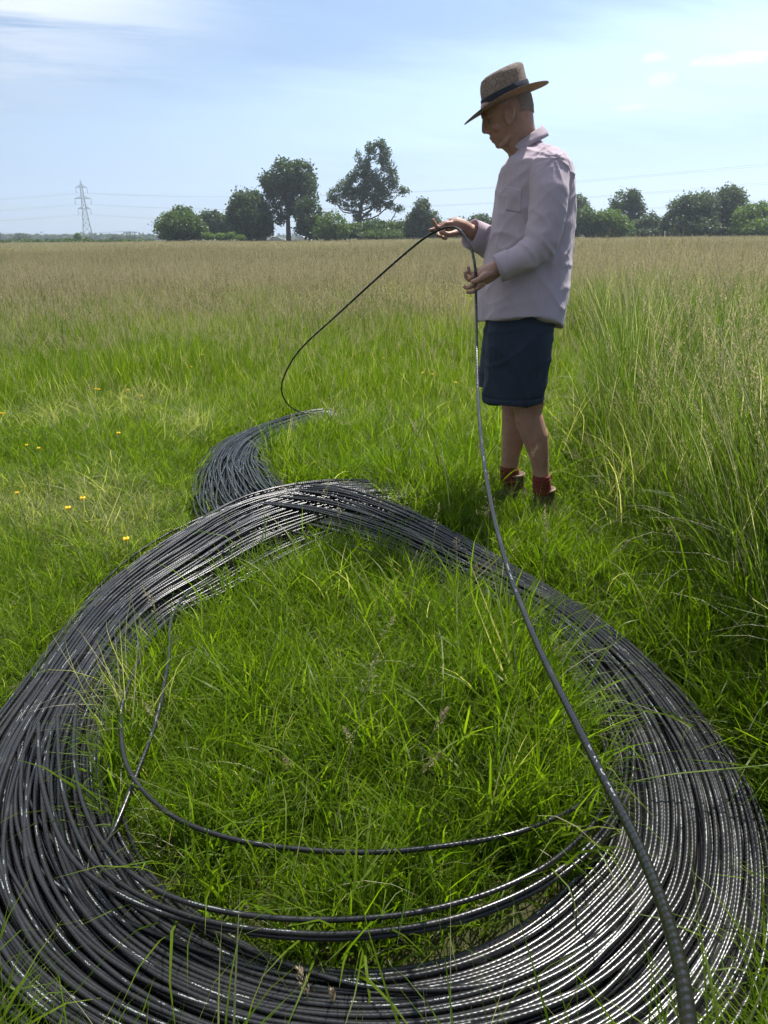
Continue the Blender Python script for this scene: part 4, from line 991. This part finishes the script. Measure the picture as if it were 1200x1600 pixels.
# edge of the long uncut grass at the right: x of the edge as a function of y
def right_of(p):
    ex = np.interp(p[:, 1], [.0, 1.2, 1.8, 2.4, 3.0, 4.0, 5.0, 6.5], [.98, .94, .98, 1.0, 1.0, 1.02, 1.35, 1.9])
    return p[:, 0] - ex
def height(p):
    """standing height of the sward (m)"""
    x, y = p[:, 0], p[:, 1]; n = nz(p, .9, 3.1)
    h = .17 + .05 * n + .07 * sm(x, -.1, .4) * sm(y, 1.0, 1.6) * (1 - sm(y, 1.9, 2.4))       # taller inside the loop towards the right
    h = h + .16 * np.exp(-(((x - .25) / .25) ** 2 + ((y - 3.5) / .22) ** 2))
    h = np.where((x < -.75), .13 + .05 * n, h)
    h = h + .28 * sm(y + .25 * np.abs(x + .4) + .8 * n, 5.0, 8.5) + .16 * sm(y + n, 8.5, 12)
    h = np.maximum(h, (.56 + .12 * n + .14 * sm(x, 1.1, 1.5) + .20 * np.exp(-((y - 1.9) / .8) ** 2)) * sm(right_of(p), -.08, .30))
    return h
def build_grass():
    G1 = masters('short_tuft', [tuft_mesh('short_tuft', [blade_set(20, .045, (.12, .25), (.0028, .0055), .30, .9), blade_set(9, .05, (.10, .22), (.0016, .003), .5, 1.3, bv=.22)], M['grass']) for i in range(8)]
                 + [tuft_mesh('short_tuft', [blade_set(16, .05, (.16, .30), (.003, .006), .55, 1.6)], M['grass']) for i in range(4)])
    p = grid(.45, 4.8, .037); c = covered(p); r = right_of(p); fd = feet_d(p)
    keep = ~c & (fd > .045) & (r < .9); keep &= rg.random(len(p)) < np.where(p[:, 1] > 3.2, .75, 1.0); p = p[keep]; n = len(p)
    h = height(p) * np.where(before_coil(p), .5, 1.0); h *= 1.0 - .18 * np.exp(-(feet_d(p) / .3) ** 2)
    cl = nz(p, 7.0, 5.0) + .5 * nz(p, 16.0, 1.0); s = np.clip(h / .19 * (1 + .55 * cl), .4, 2.2) * rg.uniform(.75, 1.25, n); sx = np.clip(s, .8, 1.35)
    thin = rg.random(n) < .80 + .5 * cl; p, h, s, sx, n = p[thin], h[thin], s[thin], sx[thin], int(thin.sum())
    nn = nz(p, .8, 9.0); tone = np.clip(.12 + .55 * np.clip(nn, 0, 1) + .30 * sm(-p[:, 0], .75, 1.1), 0, .85)
    flat = (rg.random(n) < np.where(p[:, 0] < -.7, .5, .12))
    rot = np.stack([np.where(flat, rg.normal(0, .75, n), rg.normal(0, .14, n)), np.where(flat, rg.normal(0, .75, n), rg.normal(0, .14, n)), rg.uniform(0, 6.28, n)], 1)
    scatter('short_grass', 'short lush green grass inside and around the cable coil', 'grass', G1, np.c_[p, np.zeros(n)], rot, np.stack([sx, sx, s], 1), rg.integers(0, 12, n), tone)
    # longer arching leaves among the short ones
    G8 = masters('arching_tuft', [tuft_mesh('arching_tuft', [blade_set(7, .04, (.24, .48), (.0035, .0072), .30, 1.2, 6, bv=.10), blade_set(5, .05, (.20, .42), (.0012, .002), .4, .6, 4, bv=.45)], M['grass']) for i in range(8)])
    p = grid(.6, 4.6, .075); n0 = nz(p, 2.2, 8.0); keep = ~covered(p, 2) & ~before_coil(p) & (feet_d(p) > .10) & (rg.random(len(p)) < np.where((np.abs(p[:, 0] - .15) < .5) & (p[:, 1] < 2.6), .42 + .9 * n0 + .25 * sm(p[:, 0], 0, .4), .16 + .4 * n0)); p = p[keep]; n = len(p)
    s = rg.uniform(.45, 1.0, n) * np.where(p[:, 0] < -.6, .6, 1.0) * (1 + .25 * sm(p[:, 0], -.2, .3))
    scatter('arching_grass', 'longer arching grass leaves rising out of the short grass', 'grass', G8, np.c_[p, np.zeros(n)], np.stack([rg.normal(0, .25, n), rg.normal(0, .25, n), rg.uniform(0, 6.28, n)], 1), np.stack([s, s, s], 1), rg.integers(0, 8, n), np.clip(.1 + .4 * rg.random(n), 0, .6))
    # mid-distance sward
    G2 = masters('meadow_tuft', [tuft_mesh('meadow_tuft', [blade_set(46, .11, (.22, .48), (.003, .0055), .16, .55, 4, bv=.08)], M['grass']) for i in range(6)])
    p = grid(4.3, 11, .085); keep = (rg.random(len(p)) < sm(p[:, 1], 4.2, 5.2)) & ~covered(p) & (right_of(p) < 1.5); p = p[keep]; n = len(p); h = height(p)
    s = np.clip(h / .40, .35, 1.6) * rg.uniform(.8, 1.2, n); sx = np.clip(s, .8, 1.2)
    scatter('meadow_grass', 'mid height green meadow grass behind the coil', 'grass', G2, np.c_[p, np.zeros(n)], np.stack([rg.normal(0, .1, n), rg.normal(0, .1, n), rg.uniform(0, 6.28, n)], 1), np.stack([sx, sx, s], 1), rg.integers(0, 6, n), np.clip(.18 + .6 * nz(p, .5, 4) + .35 * sm(p[:, 1], 6, 10), 0, .85))
    # long uncut grass at the right
    G3 = masters('long_tuft', [tuft_mesh('long_tuft', [blade_set(30, .07, (.35, .80), (.0026, .0055), .11, .45, 6, bv=.14), blade_set(8, .08, (.3, .6), (.003, .005), .35, 1.4, 6, bv=.25)], M['grass_long']) for i in range(7)])
    p = grid(.9, 8.5, .052, 1.3); r = right_of(p); keep = (r > -.06) & (rg.random(len(p)) < np.where(p[:, 1] > 4.5, .6, 1.0) * sm(r, -.1, .2)) & ~covered(p) & (p[:, 0] < 6.5); p = p[keep]; n = len(p); h = height(p)
    s = np.clip(h / .62, .35, 1.4) * rg.uniform(.75, 1.2, n)
    scatter('long_grass', 'long uncut green grass standing at the right of the coil', 'grass', G3, np.c_[p, np.zeros(n)], np.stack([rg.normal(0, .10, n), rg.normal(-.01, .10, n), rg.uniform(0, 6.28, n)], 1), np.stack([s * .95, s * .95, s], 1), rg.integers(0, 7, n), np.clip(.2 + .6 * nz(p, 1.1, 7), 0, .8))
    # flowering stems: right side and mid field
    G4 = masters('flowering_stem', [tuft_mesh('flowering_stem', [stalk_set(4, .07, (.65, 1.05), k, .11)], M['seed']) for k in ('spike', 'plume', 'open', 'open', 'plume', 'spike', 'open')])
    p = grid(1.2, 16, .115, 1.3); r = right_of(p); y = p[:, 1]
    want = np.where(r > 0, .98 * sm(r, 0, .25), np.where(y > 3.6, .95 * sm(y + 1.4 * nz(p, .6, 2.0), 4.0, 8.5), 0)); want = np.where((y < 6) & (p[:, 0] > .95) & (y > 3), .6, want)
    p = p[(rg.random(len(p)) < want) & ~covered(p)]; n = len(p); h = height(p) + .14; s = np.clip(h / .80, .3, 1.25) * rg.uniform(.75, 1.15, n)
    scatter('flowering_grass', 'flowering grass stems with tan and purplish seed heads', 'grass', G4, np.c_[p, np.zeros(n)], np.stack([rg.normal(0, .10, n), rg.normal(-.02, .10, n), rg.uniform(0, 6.28, n)], 1), np.stack([np.clip(s, .7, 1.1)] * 2 + [s], 1), rg.integers(0, 7, n), rg.random(n) * .6)
    # a few seed stems inside the loop
    p = grid(1.0, 3.6, .17, .2, .3); p = p[(rg.random(len(p)) < .16 + .75 * sm(p[:, 0], -.3, .3) * sm(p[:, 1], 1.5, 2.2)) & (~covered(p) | (rg.random(len(p)) < .3) & (p[:, 1] > 2.2)) & (np.abs(p[:, 0]) < .62)]; n = len(p); s = rg.uniform(.35, .62, n)
    G5 = masters('loop_stem', [tuft_mesh('loop_stem', [stalk_set(1, .02, (.65, .95), k, .16)], M['seed']) for k in ('spike', 'plume', 'open', 'plume')])
    scatter('loop_stems', 'scattered seed stems standing in the grass inside the near loop', 'grass', G5, np.c_[p, np.zeros(n)], np.stack([rg.normal(0, .2, n), rg.normal(0, .2, n), rg.uniform(0, 6.28, n)], 1), np.stack([np.full(n, .8)] * 2 + [s], 1), rg.integers(0, 4, n), rg.random(n) * .5)
    # far meadow, in larger patches: brown heads over green leaves
    def patch(seedy):
        return tuft_mesh('meadow_patch', [blade_set(150, .75, (.30, .60), (.006, .011), .14, .4, 2, bv=.2), stalk_set(int(95 * seedy), .75, (.50, .80), 'far', .10, .0035, (.14, .26))], M['seed'])
    G6 = masters('meadow_patch', [patch(1.0) for i in range(4)] + [patch(.4), patch(.6)])
    p = grid(7.5, 42, .48, 2.0); p = p[rg.random(len(p)) < sm(p[:, 1], 7, 12.5) * .95 + .02]; n = len(p); s = rg.uniform(.75, 1.2, n) * (1 + .30 * nz(p, .15, 1.0))
    idx = np.where(nz(p, .12, 6.0) + .5 * nz(p, .4, 2.0) > .14, rg.integers(4, 6, n), rg.integers(0, 4, n))
    scatter('far_meadow', 'brown seeding meadow grass stretching back to the hedgerow', 'grass', G6, np.c_[p, np.zeros(n)], np.stack([np.zeros(n), np.zeros(n), rg.uniform(0, 6.28, n)], 1), np.stack([np.ones(n), np.ones(n), s], 1), idx, np.clip(.25 + .5 * nz(p, .2, 3), 0, .7))
    p = grid(40, 168, 1.7, 6.0); n = len(p); s = rg.uniform(.7, 1.3, n) * (1 + .35 * nz(p, .05, 1.0))
    idx = np.where(nz(p, .03, 6.0) + .5 * nz(p, .1, 2.0) > .12, rg.integers(4, 6, n), rg.integers(0, 4, n))
    scatter('farthest_meadow', 'far end of the brown meadow below the hedgerow trees', 'grass', G6, np.c_[p, np.zeros(n)], np.stack([np.zeros(n), np.zeros(n), rg.uniform(0, 6.28, n)], 1), np.stack([np.full(n, 2.3), np.full(n, 2.3), s], 1), idx, np.clip(.25 + .5 * nz(p, .06, 3), 0, .7))
    # pale dry straw lying in swathes
    G7 = masters('straw_clump', [tuft_mesh('straw_clump', [blade_set(16, .14, (.25, .55), (.002, .0042), .55, 1.0, 5, b=.8)], M['grass']) for i in range(5)])
    sp = []
    for (px_, py_, rx, ry, k) in ((150, 655, 100, 22, 22), (300, 690, 45, 26, 14), (175, 800, 36, 60, 12), (50, 680, 40, 20, 7), (240, 640, 60, 10, 9), (215, 1130, 25, 40, 5), (1040, 815, 75, 45, 40), (990, 700, 70, 45, 26), (1090, 760, 70, 60, 20), (930, 740, 30, 60, 10), (1130, 740, 40, 60, 10)):
        for i in range(k):
            a, r = rg.uniform(0, 6.28), math.sqrt(rg.random()); q = gz(px_ + rx * r * math.cos(a), py_ + ry * r * math.sin(a), .0); sp.append((q.x, q.y, 1.0 if px_ > 900 else .5))
    sp = np.array(sp); keep = ~covered(sp); sp = sp[keep]; n = len(sp); up = sp[:, 2]
    scatter('dry_grass', 'pale dry straw lying in swathes beside the coil', 'grass', G7, np.c_[sp[:, :2], np.full(n, .05)], np.stack([rg.normal(0, .35, n) * (1.6 - up), rg.normal(0, .35, n), rg.uniform(0, 6.28, n)], 1), np.stack([.5 + .5 * up] * 2 + [.02 + 1.25 * up * rg.uniform(.7, 1.2, n)], 1), rg.integers(0, 5, n), np.full(n, .9))
build_grass()

# ------------------------------------------------------------ flowers and single stems that stand out
def buttercup(loc, h, label, group=None, k_=1.0):
    r = empty('buttercup', loc, label, 'flower', group); t = loc + Vector((random.uniform(-.02, .02), random.uniform(-.02, .02), h))
    m = MB(); m.tube([loc, (loc + t) / 2 + Vector((.008, 0, 0)), t], [.0016, .0014, .0012], 5); m.build('stem', M['stem'], r)
    for k in range(5):
        a = 2 * math.pi * k / 5; d = Vector((math.cos(a), math.sin(a), 0)); s = Vector((-d.y, d.x, 0)); m = MB()
        V = [t, t + d * .006 + s * .0065 + Vector((0, 0, .004)), t + d * .012 + s * .006 + Vector((0, 0, .011)), t + d * .013 + Vector((0, 0, .014)), t + d * .012 - s * .006 + Vector((0, 0, .011)), t + d * .006 - s * .0065 + Vector((0, 0, .004))]
        V = [t + (v - t) * k_ for v in V]; V2 = [v - Vector((0, 0, .0008)) for v in V]
        m.add(V + V2, [(0, 1, 2, 3, 4, 5), (11, 10, 9, 8, 7, 6)] + [(i, i + 6, (i + 1) % 6 + 6, (i + 1) % 6) for i in range(6)]); m.build('petal', M['petal'], r)
buttercup(gz(135, 786, .15) - Vector((0, 0, .15)), .17, 'bright yellow buttercup in trampled grass, right one of a close pair')
buttercup(gz(108, 801, .15) - Vector((0, 0, .15)), .17, 'bright yellow buttercup in trampled grass, left one of a close pair')
buttercup(gz(198, 848, .15) - Vector((0, 0, .15)), .16, 'bright yellow buttercup close beside the outer left strands of the coil')
for (x, y) in ((32, 780), (206, 616), (220, 626), (148, 616), (155, 617), (40, 705), (68, 710), (190, 687), (5, 655), (555, 560), (600, 566), (712, 605), (316, 560), (660, 590), (678, 593), (300, 580)):
    q = gz(x, y, .24); q.z = 0; buttercup(q, .27, 'small yellow buttercup scattered in the green meadow', 'small yellow buttercups scattered in the meadow', random.uniform(.6, .85))
def stem(px, py, tx, ty, dep_b, lean, label, kind='plume', head=.2, bw=0):
    """one seed stem: foot under pixel (px,py) on the ground, tip near (tx,ty)"""
    a = gz(px, py, 0.0); b = gy(tx, ty, a.y + lean); root = empty('seeding_grass', a, label, 'grass stem')
    mid = (a + b) / 2 + Vector((.01, 0, .02)); P = catmull([a, mid, b], 24); m = MB(); m.tube(P, np.linspace(.0014, .0008, 24), 5); m.build('stalk', M['stem'], root)
    rr = random.Random(int(px * 7 + py)); n = 60; mh = MB()
    for j in range(n):
        f = j / n; t = 1 - head * (1 - f); x = t * 23; i0 = min(int(x), 22); p = Vector(P[i0]).lerp(Vector(P[i0 + 1]), x - i0); ax = (Vector(P[i0 + 1]) - Vector(P[i0])).normalized()
        an = rr.uniform(0, 6.28); e = ax.orthogonal().normalized(); e = Matrix.Rotation(an, 3, ax) @ e; w = (.0055 if kind == 'plume' else .003) * math.sin(math.pi * min(1, .12 + f * .9)) + .001
        q = p + e * w; dr = (ax + e * .5).normalized(); sd_ = dr.cross(e).normalized() * .0016; l = .008
        mh.add([q - dr * l * .3, q + sd_, q + dr * l * .8, q - sd_, q + e * .0012], [(0, 1, 4), (1, 2, 4), (2, 3, 4), (3, 0, 4), (0, 3, 2, 1)])
    mh.build('seed_head', M['seed_tan'], root, False)
M['seed_tan'] = simple('tan_seed_head', (.33, .24, .15), (.46, .36, .24), .7, 60., 0, trans=.3)
stem(478, 1640, 466, 1512, 0, .05, 'tan seed stem in front of the lower strands at the bottom of the picture', head=.42)
stem(505, 1640, 518, 1548, 0, .03, 'thin green seed stem right of the tan stem at the bottom', 'spike', head=.3)
stem(585, 1300, 700, 1105, 0, .15, 'long leaning stem with a pinkish head in the middle of the loop', head=.25)
stem(560, 1320, 690, 1175, 0, .10, 'stem with drooping tan head below the middle of the loop', head=.3)
stem(462, 1290, 445, 1185, 0, .05, 'stem with short pink head at the left middle of the loop', head=.3)
stem(700, 1000, 745, 880, 0, .10, 'upright stem with tan head before the right strands', head=.3)
stem(640, 1010, 632, 925, 0, .10, 'upright pinkish stem near the back of the loop', head=.35)
stem(760, 1345, 800, 1315, 0, .02, 'low stem with pink head lying by the inner strand', head=.6)
def lying_blade(pts, w, label):
    P = catmull([gz(x, y, z) for x, y, z in pts], 24); n = len(P); T = np.gradient(P, axis=0); S_ = np.cross(T, (0, 0, 1.0)); S_ /= np.linalg.norm(S_, axis=1)[:, None]
    wd = w * .5 * np.sin(np.pi * np.clip(np.linspace(.06, 1, n), 0, 1)) ** .5 ; wd = np.maximum(wd, .0006)[:, None]; up = np.array([0, 0, .0006])
    V = np.concatenate([P - S_ * wd, P + np.array([0, 0, -.0015]), P + S_ * wd, P + up]); F = []
    for i in range(n - 1):
        for a, b in ((0, 1), (1, 2), (2, 3), (3, 0)): F.append((a * n + i, b * n + i, b * n + i + 1, a * n + i + 1))
    tag(obj('bent_grass', mk_mesh('bent_grass', V, F, M['blade'])), label, 'grass blade')
M['blade'] = simple('green_blade', (.10, .16, .025), (.16, .20, .045), .4, 30., 0, trans=.45)
lying_blade([(985, 1222, .12), (1050, 1210, .15), (1120, 1203, .17), (1200, 1195, .20), (1260, 1185, .2)], .006, 'long yellow green blade lying across the right strands')
lying_blade([(930, 1030, .10), (950, 1000, .16), (975, 975, .22), (1000, 968, .22)], .009, 'broad green blade bent over the strands at the right')
lying_blade([(75, 1175, .10), (110, 1178, .12), (165, 1182, .10)], .003, 'thin pale straw lying across the left strands')
lying_blade([(0, 1530, .06), (20, 1545, .08), (40, 1552, .06)], .004, 'short pale blade at the lower left corner')

# ------------------------------------------------------------ air
m, g = material('air'); vol = g.add('ShaderNodeVolumePrincipled', ins={'Color': (.80, .90, 1.0, 1), 'Density': .00042, 'Anisotropy': .45})
on = g.add('ShaderNodeOutputMaterial'); g.nt.links.new(vol.outputs[0], on.inputs['Volume'])
hb = MB(); hb.box((0, 0, 36), (1210, 1210, 37)); ho = hb.build('haze', m, None, False); ho['kind'] = 'stuff'; ho['label'] = 'thin summer haze over the meadow'; ho['category'] = 'haze'
